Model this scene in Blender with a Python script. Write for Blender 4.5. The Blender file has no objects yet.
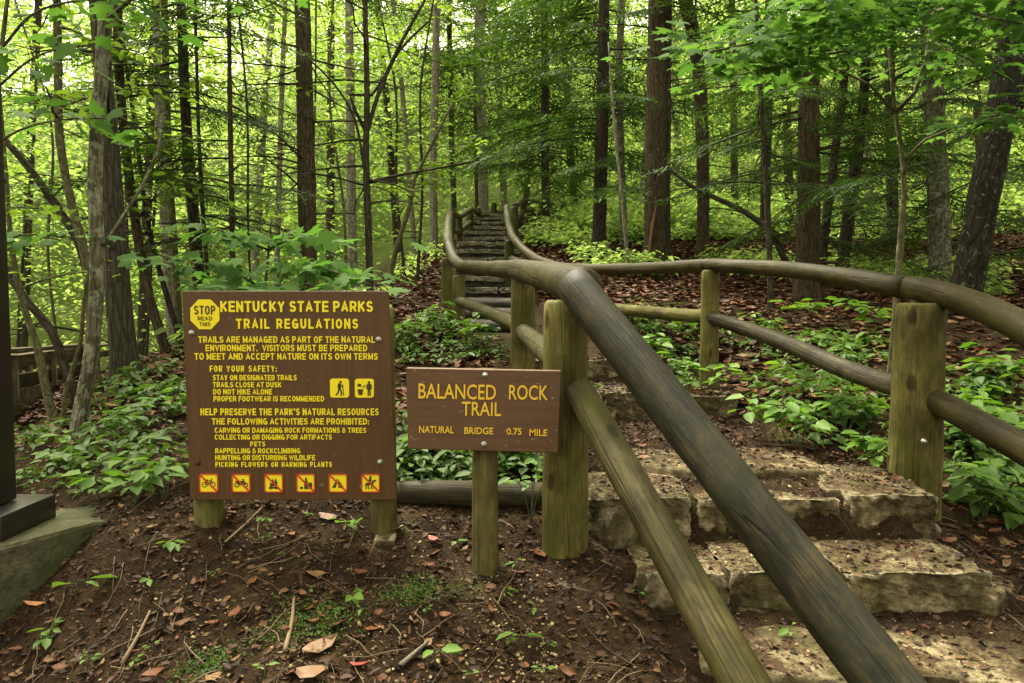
import bpy, bmesh, math, random
import numpy as np
from mathutils import Vector, Matrix, noise as mnoise

R = math.radians
scene = bpy.context.scene
COL = scene.collection
random.seed(7)
rng = np.random.default_rng(7)

# ------------------------------------------------------------------ camera
EYE = np.array([0.0, 0.0, 1.55]); PITCH = R(3.0); FPX = 683.0
cam = bpy.data.objects.new('camera', bpy.data.cameras.new('camera'))
COL.objects.link(cam); scene.camera = cam
cam.location = EYE; cam.rotation_euler = (R(90) - PITCH, 0, 0)
cam.data.sensor_width = 36; cam.data.lens = 36 * FPX / 1024
cam.data.clip_start = 0.05; cam.data.clip_end = 2000

# ------------------------------------------------------------------ sky, sun, exposure
SUN_EL, SUN_AZ = R(58), R(-32)          # azimuth measured from +Y towards +X
world = bpy.data.worlds.new('World'); scene.world = world; world.use_nodes = True
wn, wl = world.node_tree.nodes, world.node_tree.links
for n in list(wn): wn.remove(n)
sky = wn.new('ShaderNodeTexSky'); sky.sky_type = 'NISHITA'; sky.sun_disc = False
sky.sun_elevation = SUN_EL; sky.sun_rotation = SUN_AZ
sky.air_density = 1.2; sky.dust_density = 5.0; sky.ozone_density = 1.0
hsv = wn.new('ShaderNodeHueSaturation'); hsv.inputs['Saturation'].default_value = 0.18
warm = wn.new('ShaderNodeMix'); warm.data_type = 'RGBA'; warm.blend_type = 'MULTIPLY'
warm.inputs[0].default_value = 1.0; warm.inputs[7].default_value = (1.0, 0.94, 0.70, 1)
bg = wn.new('ShaderNodeBackground'); bg.inputs['Strength'].default_value = 0.15
wo = wn.new('ShaderNodeOutputWorld')
wl.new(sky.outputs[0], hsv.inputs['Color']); wl.new(hsv.outputs[0], warm.inputs[6])
wl.new(warm.outputs[2], bg.inputs['Color']); wl.new(bg.outputs[0], wo.inputs['Surface'])

sl = bpy.data.lights.new('sun', 'SUN'); sl.energy = 1.5; sl.angle = R(14); sl.color = (1.0, 0.93, 0.78)
sun = bpy.data.objects.new('sun', sl); COL.objects.link(sun)
sd = Vector((math.sin(SUN_AZ) * math.cos(SUN_EL), math.cos(SUN_AZ) * math.cos(SUN_EL), math.sin(SUN_EL)))
sun.rotation_euler = sd.to_track_quat('Z', 'Y').to_euler(); sun.location = (0, 0, 40)

scene.view_settings.view_transform = 'Standard'
scene.view_settings.look = 'None'
scene.view_settings.exposure = 2.05
scene.view_settings.gamma = 1
cy = scene.cycles
cy.max_bounces = 6; cy.diffuse_bounces = 3; cy.glossy_bounces = 2; cy.transmission_bounces = 4
cy.transparent_max_bounces = 4; cy.use_denoising = True
cy.caustics_reflective = False; cy.caustics_refractive = False

# ------------------------------------------------------------------ pixel <-> world
CP, SP = math.cos(PITCH), math.sin(PITCH)
def at(u, v, d):
    a = (u - 512) / FPX; b = (341.5 - v) / FPX
    return EYE + d * np.array([a, CP + b * SP, -SP + b * CP])

# ------------------------------------------------------------------ materials
def nd(t, kind, **kw):
    n = t.nodes.new(kind)
    for k, v in kw.items():
        if k.startswith('_'): setattr(n, k[1:], v)
        else: n.inputs[k.replace('__', ' ')].default_value = v
    return n
def newmat(name):
    m = bpy.data.materials.new(name); m.use_nodes = True
    t = m.node_tree
    for n in list(t.nodes): t.nodes.remove(n)
    return m, t
def ramp(t, fac, stops):
    r = t.nodes.new('ShaderNodeValToRGB'); e = r.color_ramp.elements
    while len(e) > 1: e.remove(e[0])
    for i, (p, c) in enumerate(stops):
        q = e[0] if i == 0 else e.new(p)
        q.position = p; q.color = (*c, 1) if len(c) == 3 else c
    t.links.new(fac, r.inputs[0]); return r.outputs[0]
def mixc(t, fac, a, b, mode='MIX'):
    m = t.nodes.new('ShaderNodeMix'); m.data_type = 'RGBA'; m.blend_type = mode
    for sock, val in ((0, fac), (6, a), (7, b)):
        if hasattr(val, 'is_linked') or hasattr(val, 'links'): t.links.new(val, m.inputs[sock])
        elif sock == 0: m.inputs[0].default_value = val
        else: m.inputs[sock].default_value = (*val, 1)
    return m.outputs[2]
def noi(t, vec, scale, detail=4, rough=0.6, dist=0.0):
    n = nd(t, 'ShaderNodeTexNoise', Scale=scale, Detail=detail, Roughness=rough, Distortion=dist)
    if vec is not None: t.links.new(vec, n.inputs['Vector'])
    return n.outputs[0]
def scaled(t, vec, s):
    m = t.nodes.new('ShaderNodeMapping'); m.inputs['Scale'].default_value = s
    t.links.new(vec, m.inputs['Vector']); return m.outputs[0]
def finish(t, col, rough=0.8, bump=None, bstr=0.4, bdist=0.01, spec=0.4):
    p = t.nodes.new('ShaderNodeBsdfPrincipled'); o = t.nodes.new('ShaderNodeOutputMaterial')
    if isinstance(col, tuple): p.inputs['Base Color'].default_value = (*col, 1)
    else: t.links.new(col, p.inputs['Base Color'])
    if isinstance(rough, (int, float)): p.inputs['Roughness'].default_value = rough
    else: t.links.new(rough, p.inputs['Roughness'])
    p.inputs['Specular IOR Level'].default_value = spec
    if bump is not None:
        b = nd(t, 'ShaderNodeBump', Strength=bstr, Distance=bdist)
        t.links.new(bump, b.inputs['Height']); t.links.new(b.outputs[0], p.inputs['Normal'])
    t.links.new(p.outputs[0], o.inputs[0])
    return p
def attr(t, name):
    a = t.nodes.new('ShaderNodeAttribute'); a.attribute_name = name; return a.outputs['Vector']
def pos(t):
    return t.nodes.new('ShaderNodeNewGeometry').outputs['Position']

def wood(name, dark, mid, light, algae, algae_amt=0.5, rough=(0.45, 0.8), stretch=0.06, fine=55, bdist=0.006, chk=0.5):
    m, t = newmat(name); g = attr(t, 'grain')
    gs = scaled(t, g, (1, 1, stretch))
    a0 = noi(t, gs, fine * 2.6, 6, 0.7, 0.3); a1 = noi(t, scaled(t, g, (1, 1, .4)), 30, 6, 0.7, 0.5)
    a = mixc(t, 0.5, a0, a1); b = noi(t, scaled(t, g, (1, 1, 0.35)), 9, 4, 0.6, 0.6)
    c = ramp(t, a, [(0.34, dark), (0.5, mid), (0.66, light)])
    f = ramp(t, b, [(0.62 - 0.3 * algae_amt, (0, 0, 0)), (0.80 - 0.3 * algae_amt, (1, 1, 1))])
    fm = t.nodes.new('ShaderNodeMath'); fm.operation = 'MULTIPLY'; fm.inputs[1].default_value = 0.75
    t.links.new(f, fm.inputs[0])
    al = mixc(t, a, tuple(x * 0.6 for x in algae), algae)
    c = mixc(t, fm.outputs[0], c, al)
    # long drying cracks along the grain
    k = noi(t, scaled(t, g, (1, 1, 0.025)), 19, 2, 0.5, 0.25)
    cr = ramp(t, k, [(0.484, (1, 1, 1)), (0.497, (0.15, 0.12, 0.1)), (0.503, (0.15, 0.12, 0.1)), (0.516, (1, 1, 1))])
    c = mixc(t, chk, c, cr, 'MULTIPLY')
    kv = nd(t, 'ShaderNodeTexVoronoi', Scale=5.5); t.links.new(scaled(t, g, (1, 1, .55)), kv.inputs['Vector'])      # knots
    c = mixc(t, 0.85, c, ramp(t, kv.outputs['Distance'], [(0.05, (0.22, 0.18, 0.14)), (0.11, (0.5, 0.42, 0.34)), (0.14, (1.15, 1.1, 1.0)), (0.22, (1, 1, 1))]), 'MULTIPLY')
    st = noi(t, g, 3.2, 4, 0.6)
    c = mixc(t, 0.75, c, ramp(t, st, [(0.36, (0.36, 0.33, 0.28)), (0.60, (1.05, 1.05, 1.05))]), 'MULTIPLY')
    rr = ramp(t, b, [(0.3, (rough[0],) * 3), (0.7, (rough[1],) * 3)])
    ad = t.nodes.new('ShaderNodeMath'); ad.operation = 'MULTIPLY'
    t.links.new(a, ad.inputs[0]); t.links.new(cr, ad.inputs[1])
    finish(t, c, rr, ad.outputs[0], 0.7, bdist * .7, 0.14)
    return m
def bark(name, dark, mid, light, lichen=None, lich_amt=0.35, stretch=0.25, scale=26, bdist=0.02):
    m, t = newmat(name); g = attr(t, 'grain'); gs = scaled(t, g, (1, 1, stretch))
    a = noi(t, gs, scale, 6, 0.7, 0.8)
    v = nd(t, 'ShaderNodeTexVoronoi', Scale=scale * 0.9); v.feature = 'DISTANCE_TO_EDGE'
    t.links.new(scaled(t, g, (1, 1, stretch * 0.7)), v.inputs['Vector'])
    c = ramp(t, a, [(0.3, dark), (0.5, mid), (0.72, light)])
    c = mixc(t, 0.7, c, ramp(t, v.outputs[0], [(0.0, (0.35, 0.33, 0.32)), (0.12, (1, 1, 1))]), 'MULTIPLY')
    if lichen:
        l = noi(t, g, 19, 6, 0.68, 0.5)
        c = mixc(t, ramp(t, l, [(0.66 - 0.3 * lich_amt, (0, 0, 0)), (0.72 - 0.3 * lich_amt, (0.8, 0.8, 0.8))]), c, lichen)
    h = mixc(t, 0.6, a, ramp(t, v.outputs[0], [(0, (0, 0, 0)), (0.2, (1, 1, 1))]))
    finish(t, c, 0.9, h, 0.9, bdist, 0.12)
    return m
def leaf(name, cols, trans, tamt=0.45, rough=0.45, spec=0.35):
    m, t = newmat(name)
    g = t.nodes.new('ShaderNodeNewGeometry'); rnd = g.outputs['Random Per Island']
    n = len(cols)
    c = ramp(t, rnd, [(i / max(1, n - 1), q) for i, q in enumerate(cols)])
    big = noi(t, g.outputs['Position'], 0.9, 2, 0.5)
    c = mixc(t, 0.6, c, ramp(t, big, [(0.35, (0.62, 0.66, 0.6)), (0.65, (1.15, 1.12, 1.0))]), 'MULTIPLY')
    p = t.nodes.new('ShaderNodeBsdfPrincipled'); t.links.new(c, p.inputs['Base Color'])
    p.inputs['Roughness'].default_value = rough; p.inputs['Specular IOR Level'].default_value = spec
    if tamt > 0:
        tr = t.nodes.new('ShaderNodeBsdfTranslucent')
        tc = mixc(t, 1.0, c, trans, 'MULTIPLY'); t.links.new(tc, tr.inputs['Color'])
        ms = t.nodes.new('ShaderNodeMixShader'); ms.inputs[0].default_value = tamt
        t.links.new(p.outputs[0], ms.inputs[1]); t.links.new(tr.outputs[0], ms.inputs[2]); out = ms.outputs[0]
    else: out = p.outputs[0]
    o = t.nodes.new('ShaderNodeOutputMaterial'); t.links.new(out, o.inputs[0])
    return m
def plain(name, col, rough=0.6, var=0.25, scale=40, spec=0.4, metal=0.0):
    m, t = newmat(name); ps = pos(t); a = noi(t, ps, scale, 5, 0.65)
    c = mixc(t, a, tuple(x * (1 - var) for x in col), tuple(min(1, x * (1 + var)) for x in col))
    p = finish(t, c, rough, a, 0.15, 0.003, spec); p.inputs['Metallic'].default_value = metal
    return m

M = {}
M['rail'] = wood('worn_log_rail', (0.013, 0.010, 0.003), (0.036, 0.028, 0.008), (0.078, 0.060, 0.018), (0.050, 0.047, 0.007), 0.55, (0.5, 0.7), 0.05, 60)
M['rail_lower'] = wood('greenish_lower_rail', (0.018, 0.015, 0.006), (0.054, 0.046, 0.016), (0.11, 0.093, 0.034), (0.064, 0.064, 0.012), 0.55, (0.55, 0.75), 0.05, 60)
M['rail_worn'] = wood('dark_handworn_rail', (0.011, 0.011, 0.007), (0.026, 0.026, 0.016), (0.082, 0.058, 0.025), (0.036, 0.037, 0.011), 0.25, (0.42, 0.6), 0.05, 60)
M['rail_far'] = wood('damp_far_rail', (0.020, 0.018, 0.007), (0.052, 0.048, 0.016), (0.10, 0.09, 0.032), (0.075, 0.085, 0.016), 0.6, (0.5, 0.7), 0.05, 50)
M['post'] = wood('greenish_post_wood', (0.048, 0.039, 0.011), (0.116, 0.103, 0.029), (0.19, 0.168, 0.056), (0.090, 0.096, 0.016), 0.5, (0.65, 0.85), 0.05, 50)
M['signpost'] = wood('sign_post_wood', (0.060, 0.049, 0.016), (0.132, 0.114, 0.038), (0.20, 0.175, 0.066), (0.100, 0.102, 0.022), 0.45, (0.7, 0.9), 0.04, 60)
M['log'] = wood('mossy_dark_log', (0.018, 0.015, 0.010), (0.045, 0.038, 0.020), (0.09, 0.075, 0.035), (0.05, 0.055, 0.018), 0.35, (0.55, 0.8), 0.08, 45)
M['boards'] = wood('grey_boardwalk_wood', (0.045, 0.035, 0.02), (0.12, 0.095, 0.055), (0.22, 0.185, 0.11), (0.13, 0.12, 0.05), 0.3, (0.7, 0.9), 0.05, 50)
M['timber'] = wood('dark_riser_timber', (0.016, 0.013, 0.010), (0.040, 0.032, 0.022), (0.085, 0.070, 0.045), (0.05, 0.055, 0.02), 0.35, (0.5, 0.8), 0.05, 50)
M['bark_grey'] = bark('grey_mottled_bark', (0.055, 0.047, 0.028), (0.135, 0.120, 0.075), (0.21, 0.19, 0.125), (0.27, 0.28, 0.20), 0.50)
M['bark_brown'] = bark('reddish_brown_bark', (0.026, 0.020, 0.011), (0.062, 0.048, 0.027), (0.105, 0.084, 0.048), (0.13, 0.13, 0.07), 0.1, 0.3, 30)
M['bark_ridged'] = bark('ridged_grey_brown_bark', (0.022, 0.020, 0.013), (0.055, 0.050, 0.032), (0.085, 0.072, 0.044), (0.12, 0.12, 0.08), 0.12, 0.2, 34)  # darker bark of the straight trunk behind the mottled tree
M['bark_dark'] = bark('dark_wet_bark', (0.018, 0.015, 0.010), (0.046, 0.039, 0.025), (0.085, 0.074, 0.048), (0.16, 0.17, 0.12), 0.12, 0.3, 28)
M['bark_lichen'] = bark('lichen_spotted_dark_bark', (0.007, 0.006, 0.004), (0.018, 0.016, 0.010), (0.034, 0.030, 0.019), (0.13, 0.15, 0.10), 0.25, 0.3, 24)
M['bark_pale'] = bark('pale_smooth_bark', (0.11, 0.10, 0.07), (0.20, 0.185, 0.135), (0.30, 0.28, 0.21), (0.10, 0.10, 0.06), 0.3, 0.5, 16)
M['bark_olive'] = bark('olive_sapling_bark', (0.045, 0.042, 0.02), (0.10, 0.092, 0.045), (0.16, 0.15, 0.08), (0.18, 0.18, 0.12), 0.2, 0.5, 30, 0.006)
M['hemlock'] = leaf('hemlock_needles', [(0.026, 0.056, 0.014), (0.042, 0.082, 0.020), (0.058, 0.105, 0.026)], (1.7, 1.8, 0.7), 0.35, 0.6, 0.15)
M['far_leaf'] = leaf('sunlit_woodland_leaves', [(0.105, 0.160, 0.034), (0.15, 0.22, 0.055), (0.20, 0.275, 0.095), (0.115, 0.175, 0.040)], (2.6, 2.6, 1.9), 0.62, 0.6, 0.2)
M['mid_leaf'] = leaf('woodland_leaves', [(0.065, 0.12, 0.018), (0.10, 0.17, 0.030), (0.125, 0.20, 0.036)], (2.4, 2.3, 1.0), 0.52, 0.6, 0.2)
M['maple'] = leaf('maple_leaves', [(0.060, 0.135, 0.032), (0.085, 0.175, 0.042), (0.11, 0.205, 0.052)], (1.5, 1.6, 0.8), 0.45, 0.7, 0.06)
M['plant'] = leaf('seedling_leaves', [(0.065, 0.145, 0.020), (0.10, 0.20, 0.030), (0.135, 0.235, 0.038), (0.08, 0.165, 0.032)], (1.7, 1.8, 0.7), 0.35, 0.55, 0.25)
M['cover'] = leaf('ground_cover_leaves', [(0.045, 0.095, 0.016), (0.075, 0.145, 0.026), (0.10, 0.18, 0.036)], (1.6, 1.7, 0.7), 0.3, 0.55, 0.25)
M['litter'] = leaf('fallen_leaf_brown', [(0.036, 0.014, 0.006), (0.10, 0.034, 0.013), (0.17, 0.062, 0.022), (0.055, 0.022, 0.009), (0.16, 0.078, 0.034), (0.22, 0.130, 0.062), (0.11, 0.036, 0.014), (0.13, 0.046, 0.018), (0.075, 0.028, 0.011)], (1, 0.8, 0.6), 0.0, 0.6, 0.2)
M['chips'] = leaf('pale_stone_chips', [(0.16, 0.11, 0.055), (0.30, 0.22, 0.12), (0.42, 0.33, 0.19), (0.11, 0.07, 0.035)], (1, 1, 1), 0.0, 0.8)
M['bits'] = leaf('bark_crumbs', [(0.011, 0.006, 0.003), (0.034, 0.015, 0.007), (0.080, 0.036, 0.014), (0.020, 0.010, 0.005), (0.14, 0.070, 0.028), (0.016, 0.008, 0.004), (0.055, 0.020, 0.008)], (1, 1, 1), 0.0, 0.75)
M['twig'] = leaf('dry_twigs', [(0.05, 0.032, 0.018), (0.12, 0.08, 0.045), (0.22, 0.16, 0.10), (0.07, 0.045, 0.026)], (1, 1, 1), 0.0, 0.8)
M['stem'] = plain('green_stems', (0.06, 0.075, 0.025), 0.6)
M['bolt'] = plain('galvanised_bolt', (0.42, 0.42, 0.38), 0.45, 0.2, 200, 0.5, 0.8)
M['bolt_rust'] = plain('rusty_bolt', (0.05, 0.025, 0.014), 0.8, 0.3, 200)
M['steel'] = plain('dark_brown_steel', (0.018, 0.014, 0.011), 0.4, 0.2, 30)
M['yellow'] = plain('yellow_sign_paint', (0.84, 0.68, 0.012), 0.5, 0.05, 60)
M['gold'] = plain('routed_gold_paint', (0.78, 0.49, 0.03), 0.55, 0.15, 160)
M['black'] = plain('black_sign_ink', (0.05, 0.042, 0.010), 0.5, 0.1)
M['red'] = plain('red_sign_ink', (0.50, 0.045, 0.02), 0.5, 0.1)
M['scar'] = plain('orange_split_wood', (0.16, 0.08, 0.03), 0.8, 0.4, 30)

def sign_mat(name, dark, light, streak, wear):
    m, t = newmat(name); ps = pos(t)
    a = noi(t, ps, 5, 5, 0.6); g = noi(t, scaled(t, ps, (1, 1, 14)) if streak == 'h' else scaled(t, ps, (14, 14, 1)), 5, 5, 0.6)
    c = mixc(t, a, dark, light)
    c = mixc(t, 0.45, c, ramp(t, g, [(0.35, (0.62, 0.6, 0.58)), (0.6, (1.05, 1.05, 1.05))]), 'MULTIPLY')
    w = noi(t, scaled(t, ps, (1, 1, 2.2) if streak == 'h' else (1, 1, 0.7)), 38, 6, 0.7)
    f = ramp(t, w, [(0.70 - wear, (0, 0, 0)), (0.76 - wear, (1, 1, 1))])
    c = mixc(t, f, c, (0.24, 0.19, 0.13))
    finish(t, c, 0.55, g, 0.25, 0.002, 0.35)
    return m
M['sign_board'] = sign_mat('brown_painted_board', (0.078, 0.036, 0.0105), (0.108, 0.050, 0.0155), 'v', 0.05)
M['trail_board'] = sign_mat('brown_stained_plank', (0.096, 0.047, 0.021), (0.132, 0.067, 0.031), 'h', 0.085)

def stone_mat(name, dark, mid, pale, moss=(0.075, 0.085, 0.022), wet=0.0, moss_lo=0.45, dirt=.46):
    m, t = newmat(name); ps = pos(t)
    a = noi(t, ps, 7, 8, 0.68, 0.3); b = noi(t, ps, 42, 6, 0.7); d = noi(t, ps, 2.6, 4, 0.6)
    c = ramp(t, a, [(0.34, dark), (0.50, mid), (0.64, pale)])
    c = mixc(t, 0.75, c, ramp(t, b, [(0.35, (0.45, 0.42, 0.38)), (0.6, (1.1, 1.1, 1.1))]), 'MULTIPLY')
    c = mixc(t, ramp(t, d, [(moss_lo, (0, 0, 0)), (moss_lo + 0.17, (0.75, 0.75, 0.75))]), c, moss)
    g = t.nodes.new('ShaderNodeNewGeometry')
    e = ramp(t, g.outputs['Pointiness'], [(0.54, (0, 0, 0)), (0.60, (0.7, 0.7, 0.7))])   # chipped pale edges
    c = mixc(t, e, c, (0.46, 0.41, 0.30))
    sx = t.nodes.new('ShaderNodeSeparateXYZ'); t.links.new(g.outputs['True Normal'], sx.inputs[0])     # trodden dirt lies on the flat tops
    up = ramp(t, sx.outputs[2], [(0.72, (0, 0, 0)), (0.9, (1, 1, 1))]); dn = noi(t, ps, 9, 7, 0.72, .4)
    dm = mixc(t, 1.0, up, ramp(t, dn, [(dirt, (0, 0, 0)), (dirt + .07, (.92, .92, .92))]), 'MULTIPLY')
    c = mixc(t, dm, c, mixc(t, b, (0.020, 0.010, 0.005), (0.085, 0.046, 0.020)))
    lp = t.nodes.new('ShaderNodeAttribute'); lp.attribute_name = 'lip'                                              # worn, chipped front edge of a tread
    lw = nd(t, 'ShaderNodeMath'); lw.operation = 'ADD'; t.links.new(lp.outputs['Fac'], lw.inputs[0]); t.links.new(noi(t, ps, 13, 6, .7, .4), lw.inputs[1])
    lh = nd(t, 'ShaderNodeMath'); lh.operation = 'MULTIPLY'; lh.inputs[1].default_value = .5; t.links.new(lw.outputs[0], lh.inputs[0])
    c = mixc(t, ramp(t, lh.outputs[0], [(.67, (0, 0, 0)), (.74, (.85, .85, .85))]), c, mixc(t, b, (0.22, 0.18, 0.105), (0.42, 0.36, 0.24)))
    finish(t, c, 0.72 - wet, mixc(t, 0.5, a, b), 0.9, 0.03, 0.15 + wet)
    return m
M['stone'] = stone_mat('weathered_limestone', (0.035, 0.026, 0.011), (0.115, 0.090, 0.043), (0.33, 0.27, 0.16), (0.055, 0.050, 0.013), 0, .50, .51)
M['stone_cap'] = stone_mat('wet_highlit_tread_stone', (0.05, 0.045, 0.025), (0.15, 0.135, 0.08), (0.32, 0.30, 0.20), (0.05, 0.06, 0.016), 0.25, .50, .62)  # wet treads; the highlights along their edges are put into this paler colour
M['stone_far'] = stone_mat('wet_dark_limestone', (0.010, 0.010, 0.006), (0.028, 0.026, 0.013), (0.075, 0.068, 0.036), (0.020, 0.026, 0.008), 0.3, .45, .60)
M['concrete'] = stone_mat('mossy_concrete', (0.05, 0.048, 0.026), (0.095, 0.09, 0.048), (0.14, 0.135, 0.078), (0.052, 0.062, 0.018), 0, 0.40, .7)

# ------------------------------------------------------------------ mesh helpers
def tag(o, label, cat, group=None, kind=None):
    if label: o['label'] = label
    if cat: o['category'] = cat
    if group: o['group'] = group
    if kind: o['kind'] = kind
    return o
def empty(name, loc, label, cat, group=None):
    o = bpy.data.objects.new(name, None); COL.objects.link(o); o.location = loc
    o.empty_display_size = 0.1
    return tag(o, label, cat, group)
def link(name, me, mat, parent=None):
    o = bpy.data.objects.new(name, me); COL.objects.link(o)
    if mat is not None: me.materials.append(mat)
    if parent is not None:
        o.parent = parent
    return o
def fast_mesh(name, verts, faces, smooth=False, grain=None):
    """verts (N,3); faces: one (M,k) array or a list of them"""
    me = bpy.data.meshes.new(name)
    if not isinstance(faces, list): faces = [faces]
    faces = [np.asarray(f, dtype=np.int32) for f in faces if len(f)]
    nl = sum(f.size for f in faces); npoly = sum(len(f) for f in faces)
    me.vertices.add(len(verts)); me.vertices.foreach_set('co', np.asarray(verts, dtype=np.float32).ravel())
    me.loops.add(nl); me.loops.foreach_set('vertex_index', np.concatenate([f.ravel() for f in faces]))
    me.polygons.add(npoly)
    tot = np.concatenate([np.full(len(f), f.shape[1], dtype=np.int32) for f in faces])
    st = np.concatenate([[0], np.cumsum(tot)[:-1]]).astype(np.int32)
    me.polygons.foreach_set('loop_start', st)
    if smooth: me.polygons.foreach_set('use_smooth', np.ones(npoly, dtype=bool))
    if grain is not None:
        a = me.attributes.new('grain', 'FLOAT_VECTOR', 'POINT'); a.data.foreach_set('vector', np.asarray(grain, dtype=np.float32).ravel())
    me.update(calc_edges=True); me.validate()
    return me
def catmull(P, step):
    P = np.asarray(P, float)
    if len(P) == 2: P = np.vstack([P[0], P.mean(0), P[1]])
    out = []; rr = []
    Q = np.vstack([2 * P[0] - P[1], P, 2 * P[-1] - P[-2]])
    for i in range(1, len(Q) - 2):
        n = max(1, int(np.linalg.norm((Q[i + 1] - Q[i])[:3]) / step))
        for k in range(n):
            t = k / n
            out.append(0.5 * ((2 * Q[i]) + (-Q[i - 1] + Q[i + 1]) * t + (2 * Q[i - 1] - 5 * Q[i] + 4 * Q[i + 1] - Q[i + 2]) * t * t
                              + (-Q[i - 1] + 3 * Q[i] - 3 * Q[i + 1] + Q[i + 2]) * t ** 3))
    out.append(P[-1]); return np.array(out)
class MB:
    def __init__(s): s.v = []; s.f4 = []; s.f3 = []; s.g = []; s.n = 0; s.fn = {}
    def add(s, v, f4=None, f3=None, g=None):
        v = np.asarray(v, float)
        if f4 is not None and len(f4): s.f4.append(np.asarray(f4) + s.n)
        if f3 is not None and len(f3): s.f3.append(np.asarray(f3) + s.n)
        s.v.append(v); s.g.append(v if g is None else g); s.n += len(v)
    def tube(s, pts, rad, nseg=10, rough=0.0, cap=True, seed=None, step=None, square=0.0, bevel=0.0):
        """pts (n,3), rad scalar or (n,); tapered tube along a smooth path"""
        P = np.asarray(pts, float); r = np.broadcast_to(np.asarray(rad, float), (len(P),))
        Q = np.column_stack([P, r])
        if step: Q = catmull(Q, step)
        P, r = Q[:, :3], np.maximum(Q[:, 3], 0.0008).copy()
        seed = random.random() * 100 if seed is None else seed
        T = np.gradient(P, axis=0); T /= np.linalg.norm(T, axis=1)[:, None] + 1e-9
        n0 = np.cross(T[0], [0.31, 0.9, 0.2] if abs(T[0][1]) < 0.8 else [1, 0, 0.2]); n0 /= np.linalg.norm(n0)
        L = np.concatenate([[0], np.cumsum(np.linalg.norm(np.diff(P, axis=0), axis=1))])
        ang = np.linspace(0, 2 * math.pi, nseg, endpoint=False)
        V = []; G = []; N = n0
        if bevel:
            P = np.vstack([P[0], P[0] + T[0] * bevel, P[1:-1], P[-1] - T[-1] * bevel, P[-1]]); T = np.vstack([T[0], T[0], T[1:-1], T[-1], T[-1]])
            r = np.concatenate([[r[0] - bevel, r[0]], r[1:-1], [r[-1], r[-1] - bevel]]); L = np.concatenate([[0, bevel], L[1:-1], [L[-1] - bevel, L[-1]]])
        for i in range(len(P)):
            N = N - T[i] * N.dot(T[i]); N /= np.linalg.norm(N); B = np.cross(T[i], N)
            for a in ang:
                k = r[i]
                if square: k *= 1 + square * (1 / max(abs(math.cos(a)), abs(math.sin(a))) - 1)
                if rough: k *= 1 + rough * (mnoise.fractal((math.cos(a) * 1.3 + seed, math.sin(a) * 1.3, L[i] * 2.5 + seed), 0.6, 2.0, 3))
                V.append(P[i] + (N * math.cos(a) + B * math.sin(a)) * k)
                G.append((math.cos(a) * r[i] + seed, math.sin(a) * r[i], L[i]))
        n = len(P); idx = np.arange(n * nseg).reshape(n, nseg)
        f = np.stack([idx[:-1], np.roll(idx[:-1], -1, 1), np.roll(idx[1:], -1, 1), idx[1:]], -1).reshape(-1, 4)
        V = np.array(V); G = np.array(G); f3 = None
        if cap:
            c0, c1 = len(V), len(V) + 1
            V = np.vstack([V, P[0] , P[-1]]); G = np.vstack([G, [seed, 0, L[0]], [seed, 0, L[-1]]])
            a0 = idx[0]; a1 = idx[-1]
            f3 = np.vstack([np.stack([np.full(nseg, c0), np.roll(a0, -1), a0], -1), np.stack([np.full(nseg, c1), a1, np.roll(a1, -1)], -1)])
        s.add(V, f, f3, G); return s
    def box(s, c, size, rot=0.0, M3=None):
        h = np.array(size) / 2
        V = np.array([[x, y, z] for x in (-1, 1) for y in (-1, 1) for z in (-1, 1)], float) * h
        if M3 is not None: V = V @ np.asarray(M3).T
        elif rot:
            cc, ss = math.cos(rot), math.sin(rot); V = V @ np.array([[cc, -ss, 0], [ss, cc, 0], [0, 0, 1]]).T
        g = V + random.random() * 50
        f = [[0, 1, 3, 2], [4, 6, 7, 5], [0, 4, 5, 1], [2, 3, 7, 6], [0, 2, 6, 4], [1, 5, 7, 3]]
        s.add(V + np.asarray(c), f, None, g); return s
    def build(s, name, mat, parent=None, smooth=False, loc=None, bevel=0.0):
        V = np.vstack(s.v); G = np.vstack(s.g)
        if loc is not None: V = V - np.asarray(loc)
        elif parent is not None: V = V - np.asarray(parent_loc(parent))
        F = []
        if s.f4: F.append(np.vstack(s.f4))
        if s.f3: F.append(np.vstack(s.f3))
        o = link(name, fast_mesh(name, V, F, smooth, G), mat, parent)
        if loc is not None and parent is None: o.location = loc
        if bevel:
            md = o.modifiers.new('bevel', 'BEVEL'); md.width = bevel; md.segments = 2; md.limit_method = 'ANGLE'
        return o
def parent_loc(p):
    l = np.zeros(3)
    while p is not None:
        l = l + np.array(p.location); p = p.parent
    return l

# leaf templates: x runs from stalk to tip, y across, z is the face normal
def tpl_rhomb():
    return np.array([[0, 0, 0], [.5, .3, .06], [1, 0, -.08], [.5, -.3, .06]]), np.array([[0, 1, 2], [0, 2, 3]])
def tpl_ovate():
    return (np.array([[0, 0, 0], [.28, .26, .05], [.68, .22, .02], [1, 0, -.14], [.68, -.22, .02], [.28, -.26, .05]]),
            np.array([[0, 1, 2, 3], [0, 3, 4, 5]]))
def tpl_maple():
    h = [(0, 0), (-.10, .20), (.10, .26), (.06, .52), (.28, .40), (.50, .62), (.52, .30), (.60, .20), (.76, .22), (1.0, 0)]
    p = h + [(x, -y) for x, y in reversed(h[1:-1])]
    v = np.array([[x, y, -.16 * (x - .3) ** 2 - .30 * abs(y) ** 1.6 + .03] for x, y in p])
    n = len(h) - 1; m = len(p)
    top = list(range(0, n + 1)); bot = [0] + list(range(m - 1, n, -1)); bot = [n] + list(range(n + 1, m)) + [0]
    return v, np.array([top, bot])
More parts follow.
